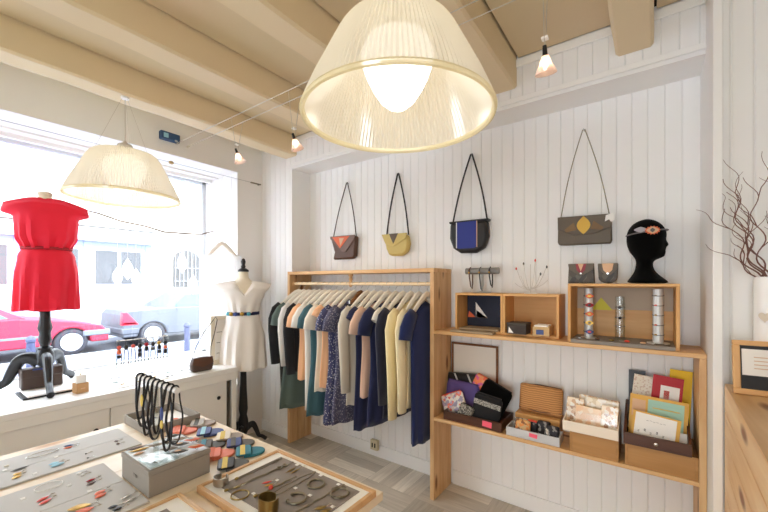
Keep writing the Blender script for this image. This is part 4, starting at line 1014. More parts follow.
# empty frame leaning behind
o = thing('picture_frame', 'thin brown frame around a plain pale panel, standing behind the zip pouches', 'frame', (-.975, 2.398, S2))
B(-1.14, -1.126, 2.392, 2.404, S2, 1.025).box(-.82, -.806, 2.392, 2.404, S2, 1.025).box(-1.126, -.82, 2.392, 2.404, 1.011, 1.025).box(-1.126, -.82, 2.392, 2.404, S2, S2+.014).build('frame_rails', 'frame_b', o, bevel=.002)
B(-1.126, -.82, 2.398, 2.402, S2+.014, 1.011).build('panel', plain('pale_panel', '#e4dcd0', .7), o)
# grey tray of folded cloths, straw clutch on a shelf block behind
o = thing('card_tray', 'light grey tray of folded patterned cloths on the lower shelf', 'tray', (-.53, 2.2, S2))
open_box(o, -.675, -.388, 2.15, 2.265, S2, .048, .048, .006, plain('light_grey_card', '#c6c7c9', .7))
ptag('pink price label on the light grey tray', -.546, -.503, 2.1485, .577, .598)
pats2 = [patches('cloth_grey_print', ['#4a4846', '#b9b2a4', '#77726b', '#d8d2c4'], 90), patches('cloth_orange_print', ['#d98a4a', '#c9a878', '#8a5a3a', '#e0a868'], 80), patches('cloth_dark_print', ['#1d1c20', '#2f2d33', '#8d8a86', '#1a191c', '#26252b'], 70)]
for k, (x, w, mt, lb) in enumerate(((-.605, .10, 0, 'grey patterned'), (-.59, .085, 1, 'ochre patterned'), (-.545, .05, 2, 'coral edged'), (-.485, .07, 2, 'black patterned'), (-.435, .075, 0, 'grey checked'), (-.43, .07, 2, 'black striped'))):
    yy = 2.235 if k in (0, 2, 3) else 2.188
    o = thing('folded_cloth', f'{lb} folded cloth in the light grey tray, '+('back row' if yy > 2.2 else 'front row'), 'cloth', (x, yy, S2+.0065), group='folded cloths in the grey tray')
    pillow(MB(), w, .075+.01*(k % 2), .034, TR((0, 0, .04+.005*(k % 2)), R(-12), 0, 0), r=.12).build('fold', pats2[mt], o, local=True, sharp=60)
    if k == 2: MB().tube([(-.024, -.012, .078), (0, -.013, .081), (.024, -.012, .078)], .006, 6).build('edge', 'coral', o, local=True)
o = thing('kraft_box', 'low kraft box under the straw clutch on the lower shelf', 'box', (-.53, 2.335, S2))
B(-.66, -.41, 2.275, 2.395, S2, S2+.098).build('body', 'crate', o, bevel=.002)
straw = stripes('woven_straw', '#c9935c', '#a8733f', 26, 'Z', .8, 3.)
o = thing('straw_clutch', 'woven straw clutch bag standing behind the light grey tray', 'bag', (-.525, 2.33, S2+.099))
pillow(MB(), .245, .165, .05, TR((0, 0, .088), R(-8), R(1), 0), r=.1).build('body', straw, o, local=True, sharp=60)
MB().tube([(-.115, .01, .165), (0, .012, .172), (.115, .01, .167)], .004, 6).build('top_seam', 'leather_br', o, local=True)
MB().tube([(-.12, -.02, .03), (0, -.032, .022), (.12, -.02, .03)], .003, 6).build('fold_seam', 'leather_br', o, local=True)
boxw = wood('box_wood', '#b98a52', '#a5763f', 'x', .5, False)
# pair of wooden boxes carrying a white tray and a dark drawer of cards
for lb, x0, x1 in (('wooden box under the white tray on the lower shelf', -.338, -.118), ('wooden box under the dark brown drawer on the lower shelf', -.092, .184)):
    o = thing('wooden_box', lb, 'box', ((x0+x1)/2, 2.27, S2), group='wooden boxes on the lower shelf')
    B(x0+.012, x1-.012, 2.146, 2.158, S2, S2+.105).build('front_board', boxw, o)
    for a in (x0, x1-.012): B(a, a+.012, 2.144, 2.395, S2, S2+.106).build('side_board', boxw, o, bevel=.001)
    B(x0+.012, x1-.012, 2.158, 2.395, S2, S2+.01).build('bottom_board', 'crate', o)
    B(x0+.012, x1-.012, 2.155, 2.395, S2+.094, S2+.105).build('top_board', 'crate', o)
zt = S2+.107
o = thing('white_tray', 'cream white tray holding cellophane card packs on the lower shelf', 'tray', (-.243, 2.25, zt))
open_box(o, -.370, -.118, 2.135, 2.37, zt, .052, .09, .006, plain('cream_tray', '#efe3d2', .6))
prints = [patches('pack_floral', ['#f3ead8', '#e3c49a', '#f6f0e4', '#b58a64', '#f0dcc0', '#f7f3ea', '#d8b08a'], 60, .25), patches('pack_peach', ['#f3d5b4', '#f0c8a0', '#f6e3cc', '#efd0ae'], 35, .2), patches('pack_cream', ['#f4ecdc', '#efe2c8', '#d9c7a4', '#f7f2e8'], 50, .25)]
specs = [(-.33, 2.225, .085, .145, 0, 'left floral'), (-.205, 2.24, .15, .155, 2, 'wide cream'), (-.26, 2.20, .125, .115, 1, 'peach'), (-.165, 2.19, .075, .14, 0, 'right floral'), (-.225, 2.285, .19, .15, 0, 'rear floral'), (-.22, 2.325, .18, .135, 1, 'rearmost peach')]
for x, y, w, h, k, lb in specs:
    o = thing('card_pack', f'{lb} card pack in clear wrap in the white tray', 'cards', (x, y, zt+.0065), group='card packs in the white tray')
    B(-w/2, w/2, -.006, .006, 0, h).xf(TR((0, 0, 0), R(-9), R(3), 0)).build('cards', prints[k], o, local=True, bevel=.003)
    B(-w/2+.003, w/2-.003, -.0075, -.0068, .01, h*.72).xf(TR((0, 0, 0), R(-9), R(3), 0)).build('wrap', glassy('cellophane_'+lb.split()[0], '#ffffff', .05, .2), o, local=True)
o = thing('greeting_card_box', 'dark brown drawer with a round knob, filled with greeting cards', 'drawer', (.03, 2.25, zt))
open_box(o, -.098, .160, 2.13, 2.385, zt, .055, .15, .010, 'dkwood')
MB().cyl((.03, 2.13, zt+.03), (.03, 2.122, zt+.03), .004, n=8).sph((.03, 2.118, zt+.03), (.009, .006, .009)).build('knob', 'silver', o)
def card(lb, x0, x1, z1, y, tilt, mat, extra=None, lean=-8):
    o = thing('greeting_card', lb, 'card', ((x0+x1)/2, y, zt+.0105), group='greeting cards in the brown drawer')
    w = x1-x0; h = z1-zt-.0105; m = TR((0, 0, .004+abs(tilt)*.0008), R(lean), R(tilt), 0)
    B(-w/2, w/2, -.002, .002, 0, h).xf(m).build('card_sheet', mat, o, local=True)
    for nm, (a, b, c, d), mt in (extra or []):
        B(a*w, b*w, -.0034, -.0022, c*h, d*h).xf(m).build(nm, mt, o, local=True)
    return o
mint = plain('mint_card', '#a9d3c2', .6); red_ = plain('red_card', '#b8242f', .6); yel_ = plain('yellow_card', '#f2c81e', .6); och = plain('ochre_border', '#dfae52', .6)
card('white card with a line of writing and small drawings, frontmost in the brown drawer', -.072, .115, .800, 2.185, 6, och, [('face', (-.44, .42, .03, .95), 'paper')]+
     [('writing_line', (-.2+.07*k, -.2+.07*k+.05, .70+.015*(k % 2), .715+.015*(k % 2)), 'slate') for k in range(6)]+[('drawing', (-.36+.13*k, -.32+.13*k, .2+.08*(k % 2), .3+.08*(k % 2)), 'slate') for k in range(5)])
card('small white card sticking out at the right front of the brown drawer', .118, .148, .735, 2.2, 0, 'paper')
card('wide mint green card with ochre border behind the white card', -.083, .150, .868, 2.245, 3, och, [('mint_panel', (-.18, .43, .08, .93), mint), ('peach_panel', (-.46, -.22, .45, .88), 'tan'), ('gold_writing', (-.1, .36, .72, .75), 'yellow')])
card('ochre card standing askew behind the mint card at the right', -.02, .155, .84, 2.262, -2, och)
card('dark red card with a small heart, behind the mint card', -.003, .120, .968, 2.295, 5, red_, [('white_panel', (-.22, .40, .52, .84), 'paper'), ('heart', (-.10, .08, .62, .76), 'coral')])
card('white patterned card right of the heart card', .09, .15, .93, 2.315, -12, patches('dotted_card', ['#f2ede6', '#6b6a75', '#f5f1ea', '#f2ede6', '#d8d4d0'], 120))
card('bright yellow card at the back right of the brown drawer', .075, .165, 1.0, 2.335, 3, yel_)
card('cream printed card tilted at the back left of the brown drawer', -.088, .005, .955, 2.315, 6, patches('cream_print', ['#efe6d6', '#efe6d6', '#d9c4b0', '#f3ecdf', '#efe6d6'], 170))
card('dark card edge at the very back left of the brown drawer', -.085, -.01, .974, 2.355, 0, 'leather_bk')
# ------------------------------------------------------------------ table
TZ = .75
tb = thing('display_table', 'pale wooden table in front covered with jewellery boards and trays', 'table', (-1.42, .2, 0))
mb = MB()
edges = [-2.112+.1745*k for k in range(9)]
for a, b in zip(edges, edges[1:]): mb.box(a+.0007, b-.0007, -.6, .98, TZ-.028, TZ)
mb.build('table_top', 'table_y', tb, bevel=.0012)
B(-2.06, -.77, -.55, .93, TZ-.10, TZ-.029).build('apron', 'pine_x', tb, bevel=.002)
for x in (-2.05, -.83):
    for y in (-.54, .87): B(x, x+.05, y, y+.05, 0, TZ-.101).build('leg', 'pine_z', tb, bevel=.003)
T1 = TZ+.0006
def board(lb, x0, x1, y0, y1):
    o = thing('display_board', lb, 'board', ((x0+x1)/2, (y0+y1)/2, T1), group='pale grey jewellery boards')
    xm = (x0+x1)/2
    B(x0, xm-.001, y0, y1, 0+T1, T1+.006).build('panel', 'panel', o, bevel=.001); B(xm+.001, x1, y0, y1, T1, T1+.006).build('panel', 'panel', o, bevel=.001)
board('long pale grey jewellery board along the window edge of the table', -2.04, -1.765, -.3, .652)
board('pale grey jewellery board nearer the camera, left of the taupe box', -1.695, -1.278, -.3, .494)
TB = T1+.0065
def lens(o, p, q, w, z, mat, nm='leaf', th=.005, lift=0):
    p, q = V((p[0], p[1], z)), V((q[0], q[1], z+lift)); d = q-p; s = V((-d.y, d.x, 0)).normalized(); n = 10
    rs = []
    for k in range(n+1):
        f = k/n; ww = max(.0008, w*sn(PI*min(.97, max(.03, f)))**.8); c = p+d*f
        rs.append([c+s*(ww*cs(2*PI*i/10))+V((0, 0, th*.5+th*.5*sn(2*PI*i/10)*sn(PI*min(.95, max(.05, f))))) for i in range(10)])
    return MB().rings(rs).build(nm, mat, o)
def hook(o, p, z, a=0, L=.018):
    MB().tube([(p[0], p[1], z+.002), (p[0]+cs(a)*L*.5, p[1]+sn(a)*L*.5, z+.003), (p[0]+cs(a)*L, p[1]+sn(a)*L, z+.002), (p[0]+cs(a+.6)*L*.8, p[1]+sn(a+.6)*L*.8, z+.002)], .0009, 5).build('ear_hook', 'silver', o)
def pair(lb, where, a, w, mats, z=TB, nm='earring', grp='earrings on the boards'):
    for k, ((p, q), mt) in enumerate(zip(a, mats)):
        o = thing(nm, f'{lb} earring {where}, '+('the one nearer the window' if k == 0 else 'the one nearer the camera'), 'earring', ((p[0]+q[0])/2, (p[1]+q[1])/2, z), group=grp)
        lens(o, p, q, w, z, mt); hook(o, q, z, math.atan2(q[1]-p[1], q[0]-p[0]))
wA, wB = 'on the window side board', 'on the nearer board'
pair('pale blue leaf', wA, [((-1.833, .364), (-1.836, .395)), ((-1.807, .363), (-1.816, .406))], .013, ['ltblue', 'ltblue'])
pair('orange and navy leaf', wA, [((-1.991, .441), (-1.98, .474)), ((-1.968, .436), (-1.958, .466))], .007, ['navyl', 'orange'])
pair('gold fan', wA, [((-1.806, .262), (-1.823, .289)), ((-1.835, .27), (-1.848, .292))], .011, ['gold', 'gold'])
pair('dark brown drop', wA, [((-1.872, .585), (-1.872, .60)), ((-1.838, .58), (-1.835, .594))], .009, ['leather_br', 'leather_br'])
pair('tiny silver', wA, [((-1.833, .473), (-1.833, .481)), ((-1.786, .466), (-1.782, .474))], .004, ['slate', 'slate'])
pair('slim coral', wB, [((-1.554, .28), (-1.568, .312)), ((-1.529, .281), (-1.545, .313))], .009, ['coral', 'coral'])
pair('dark red bar', wB, [((-1.573, .409), (-1.577, .437)), ((-1.547, .402), (-1.552, .432))], .006, ['redseam', 'leather_br'])
pair('large tan orange leaf', wB, [((-1.425, .325), (-1.405, .378)), ((-1.385, .325), (-1.378, .378))], .018, ['gold', 'orange'])
pair('orange leaf', wB, [((-1.452, .400), (-1.465, .432)), ((-1.43, .395), (-1.443, .428))], .012, ['orange', 'orange'])
pair('silver wire', wB, [((-1.357, .44), (-1.362, .475)), ((-1.325, .44), (-1.332, .48))], .004, ['silver', 'silver'])
pair('black cluster', wB, [((-1.335, .40), (-1.33, .425)), ((-1.312, .405), (-1.308, .43))], .009, ['leather_bk', 'leather_bk'])
pair('white flower', wB, [((-1.668, .405), (-1.664, .42)), ((-1.645, .41), (-1.642, .424))], .008, ['paper', 'paper'])
o = thing('brooch', 'slim dark feather shaped brooch on the window side board', 'brooch', (-1.885, .295, TB)); lens(o, (-1.881, .268), (-1.888, .32), .006, TB, 'slate')
o = thing('stud', 'pale cream stud on the window side board near the picture edge', 'earring', (-1.954, .269, TB)); lens(o, (-1.96, .262), (-1.948, .276), .008, TB, 'cream')
for lb, c, r, mt in (('thin pale wire necklace on the window side board', (-1.975, .375), (.05, .022), 'silver'), ('white hoop necklace on the nearer board', (-1.645, .327), (.036, .030), 'paper')):
    o = thing('wire_necklace', lb, 'necklace', (c[0], c[1], TB))
    MB().tube([(c[0]+r[1]*sn(2*PI*k/30), c[1]+r[0]*cs(2*PI*k/30), TB+.003) for k in range(30)], .0014, 6, True).build('wire', mt, o)
random.seed(4)
for k, (x, y, z, q) in enumerate(((-1.90, .40, TB, 'beside the pale blue pair'), (-1.80, .32, TB, 'beside the gold fans'), (-1.92, .26, TB, 'beside the feather brooch'), (-1.60, .37, TB, 'beside the coral pair'), (-1.50, .40, TB, 'between the dark red and orange pairs'), (-1.62, .26, TB, 'near the white hoop'))):
    tag(B(x-.007, x+.007, y-.006, y+.006, z, z+.0012).build('price_tag', 'paper'), 'tiny white price tag on a grey board, '+q, 'tag', 'price tags on the boards')
# taupe box with mirror-like top, clear T stand with cord necklaces
bx_ = thing('display_box', 'taupe box with pale top carrying the clear necklace stand', 'box', (-1.42, .602, T1))
B(-1.532, -1.306, .502, .705, T1, .822).build('box_body', 'boxgrey', bx_, bevel=.002)
B(-1.534, -1.304, .500, .707, .8225, .839).build('lid', 'boxgrey', bx_, bevel=.002)
B(-1.526, -1.312, .508, .699, .8392, .8402).build('top_sheet', plain('pale_top', '#cfd2d0', .35), bx_)
B(-1.424, -1.400, .4985, .4998, .79, .80).build('small_label', 'felt', bx_)
BZ = .8405
ts = thing('necklace_stand', 'clear acrylic T stand on the taupe box', 'display stand', (-1.36, .545, BZ))
B(-1.42, -1.315, .512, .60, BZ, BZ+.004).build('base', 'acrylic', ts)
MB().cyl((-1.36, .545, BZ+.004), (-1.36, .545, 1.10), .008, n=12).build('post', 'acrylic', ts)
MB().cyl((-1.50, .545, 1.107), (-1.205, .545, 1.107), .010, n=14).build('bar', plain('frosted_bar', '#f2efec', .3), ts)
random.seed(21)
for k in range(9):
    x = -1.49+.0335*k; L = random.uniform(.135, .205)+(.015 if 2 < k < 6 else 0); a = random.uniform(-.03, .03); c = random.uniform(-.03, .03)
    nm = ['first', 'second', 'third', 'fourth', 'fifth', 'sixth', 'seventh', 'eighth', 'last'][k]
    o = thing('cord_necklace', f'black cord necklace on the clear T stand, {nm} from the window end', 'necklace', (x, .545, 1.107), group='cord necklaces on the T stand')
    pts = [(x, .545, 1.1195), (x, .534, 1.112), (x+a*.4, .531, 1.07), (x+a, .528, 1.107-L*.6), (x+a*.8+c*.3, .533, 1.107-L*.93), (x+a*.5+c*.5, .541, 1.107-L), (x+a*.3+c*.9, .549, 1.107-L*.9), (x+c, .556, 1.107-L*.5), (x+c*.3, .557, 1.07), (x, .556, 1.112)]
    q = []
    for i in range(len(pts)):
        a0, a1, a2, a3 = [V(pts[(i+d) % len(pts)]) for d in (-1, 0, 1, 2)]
        for m_ in range(4):
            u = m_/4; q.append(.5*((2*a1)+(a2-a0)*u+(2*a0-5*a1+4*a2-a3)*u*u+(3*a1-a0-3*a2+a3)*u**3))
    MB().tube(q, .0031, 6, True, flat=(1.25, .8)).build('cord', 'leather_bk', o)
    pm = [None, None, None, 'yellow', 'slate', None, 'navyl', None, None][k]
    if pm: MB().sph((x+a*1.2, .526, 1.107-L*.35-.01), (.010, .004, .022)).build('pendant', pm, o)
    if k == 6: MB().sph((x+a*1.2, .526, 1.107-L*.35-.045), (.008, .004, .014)).build('pendant', 'yellow', o)
o = thing('tissue', 'crumpled clear wrap under the T stand on the taupe box', 'wrap', (-1.34, .55, BZ))
random.seed(8); rs = []
for j in range(6): rs.append([V((-1.405+.016*i, .515+.013*j+random.uniform(-.003, .003), BZ+.006+random.uniform(0, .010))) for i in range(6)])
MB().rings(rs, False, False, False).build('wrap', translucent('wrap_film', '#ffffff', .2, .45, .2, .1), o)
for k, (p, q, w, mt, lb) in enumerate((((-1.525, .512), (-1.512, .575), .008, 'leather_br', 'long brown stick'), ((-1.502, .512), (-1.488, .578), .009, 'gold', 'long golden stick'), ((-1.465, .512), (-1.462, .55), .009, 'tan', 'tan leaf'), ((-1.495, .59), (-1.49, .60), .009, 'yellow', 'bright yellow'))):
    o = thing('brooch', f'{lb} brooch at the window end of the taupe box', 'brooch', (p[0], p[1], BZ), group='pieces on the taupe box'); lens(o, p, q, w, BZ, mt, 'stick')
posd = ['behind the T stand', 'at the back edge', 'at the back corner', 'third along the far edge', 'in the middle of the box', 'by the front edge', 'pink tinted at the far end', 'with orange tip at the far corner', 'next to the window edge']
for k, ((x, y), mt) in enumerate(zip(((-1.467, .585), (-1.45, .622), (-1.45, .662), (-1.398, .644), (-1.393, .60), (-1.341, .613), (-1.403, .688), (-1.333, .668), (-1.5, .66)), ('taupe', 'slate', 'taupe', 'slate', 'felt', 'slate', 'salmon', 'orange', 'slate'))):
    o = thing('ring', 'leaf shaped leather ring on the taupe box, '+posd[k], 'ring', (x, y, BZ), group='leather rings on the taupe box')
    lens(o, (x-.019, y-.021), (x+.015, y+.024), .0145, BZ+.008, mt, 'leaf', .007)
    MB().tube([(x+.010*cs(a_), y, BZ+.0075+.0065*sn(a_)) for a_ in [2*PI*j/14 for j in range(14)]], .001, 5, True).build('band', 'silver', o)
    lens(o, (x-.010, y-.014), (x+.004, y+.006), .007, BZ+.0148, 'panel' if k % 2 == 0 else 'tan', 'inlay', .002)
# low tray at the back of the table
o = thing('low_tray', 'low taupe tray with papers and trinkets at the back corner of the table', 'tray', (-1.96, .82, T1))
open_box(o, -2.105, -1.825, .70, .935, T1, .042, .042, .006, 'boxgrey')
o = thing('paper_sheet', 'white sheet lining the low taupe tray', 'paper', (-1.965, .82, T1+.007)); B(-2.095, -1.835, .71, .925, T1+.0065, T1+.0085).build('sheet', 'paper', o)
for k, (x, y, mt, lb) in enumerate(((-2.03, .80, 'navyl', 'navy'), (-1.93, .86, 'orange', 'orange'), (-1.90, .80, 'leather_br', 'brown'), (-1.87, .88, 'gold', 'golden'))):
    o = thing('trinket', f'small {lb} leather trinket in the low taupe tray', 'trinket', (x, y, T1+.009), group='trinkets in the low tray'); lens(o, (x-.012, y-.014), (x+.010, y+.016), .009, T1+.009, mt, 'leaf')
    hook(o, (x+.010, y+.016), T1+.009, 1)
# coin purses, each a rounded pouch with a folded banded front
def purse(lb, x, y, col, fold, band, rz=57, s=1.):
    o = thing('coin_purse', lb, 'purse', (x, y, T1), R(rz), 'leather coin purses on the table')
    tongue = [(.0+.052*cs(a)*s, .041*sn(a)*s) for a in [-PI/2+PI*k/16 for k in range(17)]]+[(-.03, .041*s), (-.03, -.041*s)]
    MB().prism(tongue, (0, 0, 0), Xv, Yv, (0, 0, .010)).build('pouch', col, o, local=True, bevel=.004)
    MB().prism([(p[0], p[1]) for p in rrect(.060*s, .088*s, .012)], (-.030, 0, .0102), Xv, Yv, (0, 0, .009)).build('folded_front', fold, o, local=True, bevel=.005)
    MB().prism([(-.010, -.0445*s), (.009, -.0445*s), (.009, .0445*s), (-.010, .0445*s)], (-.034, 0, .0186), Xv, Yv, (0, 0, .0022)).build('band', band, o, local=True, bevel=.0006)
pr = [('teal coin purse with a yellow band, nearest the framed tray corner', -1.315, .885, 'teal', 'teal', 'yellow'),
      ('slate coin purse with a navy front and silver dot, second along the table edge', -1.415, .905, 'slate', 'navyl', 'slate'),
      ('taupe coin purse with a cream yellow band, third along the table edge', -1.515, .915, 'taupe', 'cream', 'yellow'),
      ('navy blue coin purse with a yellow band, fourth along the table edge', -1.635, .89, 'navyl', 'navyl', 'ltblue'),
      ('pale taupe coin purse furthest back by the low tray', -1.765, .925, 'taupe', 'panel', 'slate'),
      ('grey coin purse with a black front beside the taupe box', -1.275, .785, 'slate', 'leather_bk', 'yellow'),
      ('salmon coin purse in the second row by the taupe box', -1.395, .800, 'salmon', 'salmon', 'orange'),
      ('dark slate coin purse half hidden behind the taupe box', -1.50, .820, 'slate', 'slate', 'teal'),
      ('salmon pink coin purse beside the low tray', -1.75, .825, 'salmon', 'salmon', 'orange'),
      ('teal and yellow coin purse behind the cord necklaces', -1.63, .765, 'teal', 'ltblue', 'yellow')]
for a in pr: purse(*a)
# framed trays
def framed(lb, x0, x1, y0, y1, inner, grp='framed jewellery trays'):
    o = thing('framed_tray', lb, 'tray', ((x0+x1)/2, (y0+y1)/2, T1), group=grp)
    w = .013
    B(x0, x1, y0, y0+w, T1, T1+.021).box(x0, x1, y1-w, y1, T1, T1+.021).box(x0, x0+w, y0+w, y1-w, T1, T1+.021).box(x1-w, x1, y0+w, y1-w, T1, T1+.021).build('frame_rails', 'trayw', o, bevel=.0015)
    B(x0+w, x1-w, y0+w, y1-w, T1, T1+.015).build('white_mat', 'mat', o)
    a, b, c, d = inner
    B(a, b, c, d, T1+.0152, T1+.0175).build('velvet', 'velvet', o)
framed('framed tray of chains and bangles on grey velvet at the near right of the table', -1.219, -.717, .612, .943, (-1.162, -.762, .66, .912))
framed('second framed tray, only its far corner showing at the bottom of the picture', -1.226, -.88, .20, .562, (-1.175, -.93, .25, .50))
VZ = T1+.018
def necklace(lb, pts, z=VZ, two=.010, bead=None):
    o = thing('chain_necklace', lb+' in the framed tray', 'necklace', (pts[0][0], pts[0][1], z), group='chain necklaces on the velvet')
    a, b = V((*pts[0], z+.002)), V((*pts[-1], z+.002)); d = (b-a); s = V((-d.y, d.x, 0)).normalized(); n = 30; loop = []
    for k in range(n+1):
        f = k/n; loop.append(a+d*f+s*(two*.5*sn(PI*f)**.4+.0015*sn(f*19)))
    for k in range(n-1, 0, -1):
        f = k/n; loop.append(a+d*f-s*(two*.5*sn(PI*f)**.4+.0015*sn(f*23+1)))
    MB().tube(loop, .0013, 5, True).build('chain', 'chain', o)
    e = a; MB().sph((e.x, e.y, z+.004), (.006, .008, .004)).build('pendant', bead or 'brass', o)
    q = b; MB().tube(arc((q.x, q.y, z+.003), .004, 0, 2*PI, 10)[:-1], .001, 5, True).build('clasp', 'chain', o)
    return o
necklace('chain nearest the coin purses, with an oval drop', [(-1.150, .715), (-1.145, .900)])
o = necklace('chain with a bow shaped charm, second from the coin purses', [(-1.112, .655), (-1.085, .905)], two=.006)
MB().tube([(-1.09+.018*sn(t)*cs(t), .86+.02*sn(t), VZ+.004) for t in [2*PI*k/20 for k in range(20)]], .0022, 6, True).build('bow_charm', 'chain', o)
o = necklace('chain with a coral red bead', [(-1.008, .692), (-.998, .845)], two=.004); MB().sph((-1.005, .748, VZ+.006), .0075).build('red_bead', 'coral', o)
necklace('double chain in the middle of the velvet', [(-.972, .70), (-.965, .905)], two=.026)
necklace('single chain nearest the camera end', [(-.843, .70), (-.826, .905)], two=.004)
def bangle(lb, c, r, gap, tube=.003, mat='chain', a0=0, upright=False, nm='bangle'):
    o = thing(nm, lb+' in the framed tray', 'bangle', (c[0], c[1], VZ), group='bangles on the velvet')
    p = arc((0, 0, 0), r, a0+gap/2, a0+2*PI-gap/2, 36)
    m = Matrix.Translation((c[0], c[1], VZ+tube))
    if gap == 0: MB().tube(p[:-1], tube, 8, True).xf(m).build('band', mat, o)
    else:
        MB().tube(p, tube, 8).xf(m).build('band', mat, o)
        MB().sph(m @ p[0], tube*1.6).sph(m @ p[-1], tube*1.6).build('end_knob', mat, o)
    return o
bangle('thin closed bangle beside the brass cuff at the left end', (-1.055, .668), .027, 0, .0024, 'brass')
bangle('open bangle with knobs, furthest from the camera', (-.905, .855), .027, .5, .0032, 'chain', -2.0)
bangle('open crescent bangle in the middle', (-.893, .762), .029, 1.3, .0036, 'chain', 3.6)
o = bangle('twisted wire bangle near the right corner', (-.805, .862), .028, .3, .0026, 'chain', .6); MB().tube([(-.805+.028*cs(t)+.004*cs(5*t), .862+.028*sn(t)+.004*sn(5*t), VZ+.007) for t in [2*PI*k/50 for k in range(50)]], .0014, 5, True).build('twist', 'chain', o)
def cuff(lb, c, r, h, mat, a0, lean):
    o = thing('cuff_bracelet', lb, 'bracelet', (c[0], c[1], VZ), group='metal cuffs')
    rs = []
    for k in range(33):
        a = a0+.35+(2*PI-.7)*k/32; hh = h*(.75+.25*sn(PI*k/32))
        rs.append([V((r*cs(a), r*sn(a)*.85, (h-hh)/2)), V((r*cs(a)*1.03, r*sn(a)*.88, h/2)), V((r*cs(a), r*sn(a)*.85, (h+hh)/2)), V(((r-.002)*cs(a), (r-.002)*sn(a)*.85, (h+hh)/2)), V(((r-.002)*cs(a), (r-.002)*sn(a)*.85, (h-hh)/2))])
    MB().rings(rs).xf(Matrix.Translation((c[0], c[1], VZ+.001)) @ Matrix.Rotation(lean, 4, 'Z')).build('band', mat, o)
    return o
cuff('wide silver cuff standing at the white mat corner of the framed tray', (-1.168, .668), .027, .026, plain('grey_silver', '#b6b0a6', .3, 1.), R(120), 0)
cuff('tall brass cuff standing in the framed tray beside the red bead chain', (-.915, .672), .032, .045, 'brass', R(70), 0)
for k, (lb, p, q, w, mt) in enumerate((('gold and coral drop', (-1.055, .748), (-1.04, .778), .005, 'coral'), ('gold and coral drop', (-1.035, .742), (-1.02, .772), .005, 'gold'), ('narrow brass bar', (-1.046, .84), (-1.046, .895), .0035, 'brass'), ('narrow brass bar', (-1.028, .842), (-1.028, .90), .0035, 'brass'), ('brass filigree', (-.808, .755), (-.79, .79), .009, 'brass'), ('brass filigree', (-.785, .75), (-.768, .787), .009, 'brass'), ('long brass drop', (-1.105, .675), (-1.10, .70), .005, 'brass'))):
    o = thing('earring', f'{lb} earring on the framed tray, '+('nearer the purses' if k % 2 == 0 else 'nearer the camera')+(' and the silver cuff' if k == 6 else ''), 'earring', (p[0], p[1], VZ), group='earrings in the framed tray')
    lens(o, p, q, w, VZ, mt, 'drop'); hook(o, q, VZ, 1.4)
for k, (x, y, q) in enumerate(((-1.035, .795, 'by the coral drops'), (-1.03, .70, 'by the thin closed bangle'), (-.945, .80, 'by the double chain'), (-.935, .905, 'at the far edge'), (-.875, .80, 'by the crescent bangle'), (-.845, .90, 'by the twisted bangle'), (-.775, .80, 'by the filigree drops'), (-1.06, .905, 'by the bow charm chain'))):
    tag(B(x-.006, x+.006, y-.005, y+.005, VZ, VZ+.0012).build('price_tag', 'paper'), 'tiny white price tag on the velvet, '+q, 'tag', 'price tags on the velvet')
# ------------------------------------------------------------------ counter, card frame, vase
ct = thing('sales_counter', 'pine sales counter with diagonal boards at the right edge', 'counter', (.6, 1.2, 0))
CTZ = 1.05
CR = Matrix.Translation((.245, 1.94, 0)) @ Matrix.Rotation(-.035, 4, 'Z') @ Matrix.Translation((-.245, -1.94, 0))
B(.262, .95, -.4, 1.935, 0, CTZ-.001).xf(CR).build('carcass', 'pine_z', ct)
mb = MB()
for k in range(11):
    z0 = CTZ-.003-.104*(k+1); mb.box(.243, .261, -.4, 1.938, max(.0, z0+.005), z0+.104)
mb.xf(CR).build('front_boards', 'counterw', ct, bevel=.002)
B(.243, .96, -.41, 1.942, CTZ, CTZ+.003).xf(CR).build('counter_top', wood('counter_top', '#d9b78a', '#c39a68', 'y', .35), ct, bevel=.001)
C0 = CTZ+.0035
o = thing('framed_notice', 'pine frame with a white notice on black backing, leaning on the counter', 'frame', (.36, 1.80, C0), R(3))
m = TR((0, 0, 0), R(-7), 0, 0)
def fr(nm, x0, x1, y0, y1, z0, z1, mt, bv=.002): B(x0, x1, y0, y1, z0, z1).xf(m).build(nm, mt, o, local=True, bevel=bv)
W0, W1, H = -.112, .19, .190
mbf = MB()
for a in ((W0, W1, -.009, .009, .0, .02), (W0, W1, -.009, .009, H-.018, H), (W0, W0+.02, -.009, .009, .02, H-.018), (W1-.02, W1, -.009, .009, .02, H-.018)): mbf.box(*a)
mbf.xf(m).build('frame_rails', plain('pale_pine_frame', '#dfae74', .45), o, local=True, bevel=.003)
fr('black_backing', W0+.02, W1-.02, -.004, .004, .02, H-.018, plain('slate_black', '#2f3033', .7), 0)
fr('notice', W0+.024, W1-.05, -.0055, -.0045, .068, H-.03, 'paper', 0)
for k in range(4): fr('printed_line', W0+.055, W0+.09, -.0062, -.0057, .092+.013*k, .0945+.013*k, 'tan', 0)
for k in range(3): fr('printed_green', W0+.095+.013*k, W0+.105+.013*k, -.0062, -.0057, .073, .083, 'yellow', 0)
for k in range(2): fr('printed_mark', W0+.105+.016*k, W0+.110+.016*k, -.0062, -.0057, .135, .147, 'slate', 0)
va = thing('vase', 'tall white glossy vase with a heart tag at the right picture edge', 'vase', (.366, 1.872, C0))
MB().lathe([(.001, 0), (.05, 0), (.054, .01), (.054, .405), (.052, .417), (.047, .417), (.045, .405), (.045, .05), (.001, .05)], 36, (.366, 1.872, C0)).build('body', plain('white_glaze', '#f3f1ee', .12), va)
hp = [(.9*16*sn(t)**3/16, (13*cs(t)-5*cs(2*t)-2*cs(3*t)-cs(4*t))/16) for t in [2*PI*k/30 for k in range(30)]]
o = thing('heart_tag', 'small pale wooden heart hanging on the white vase', 'ornament', (.325, 1.812, C0+.29))
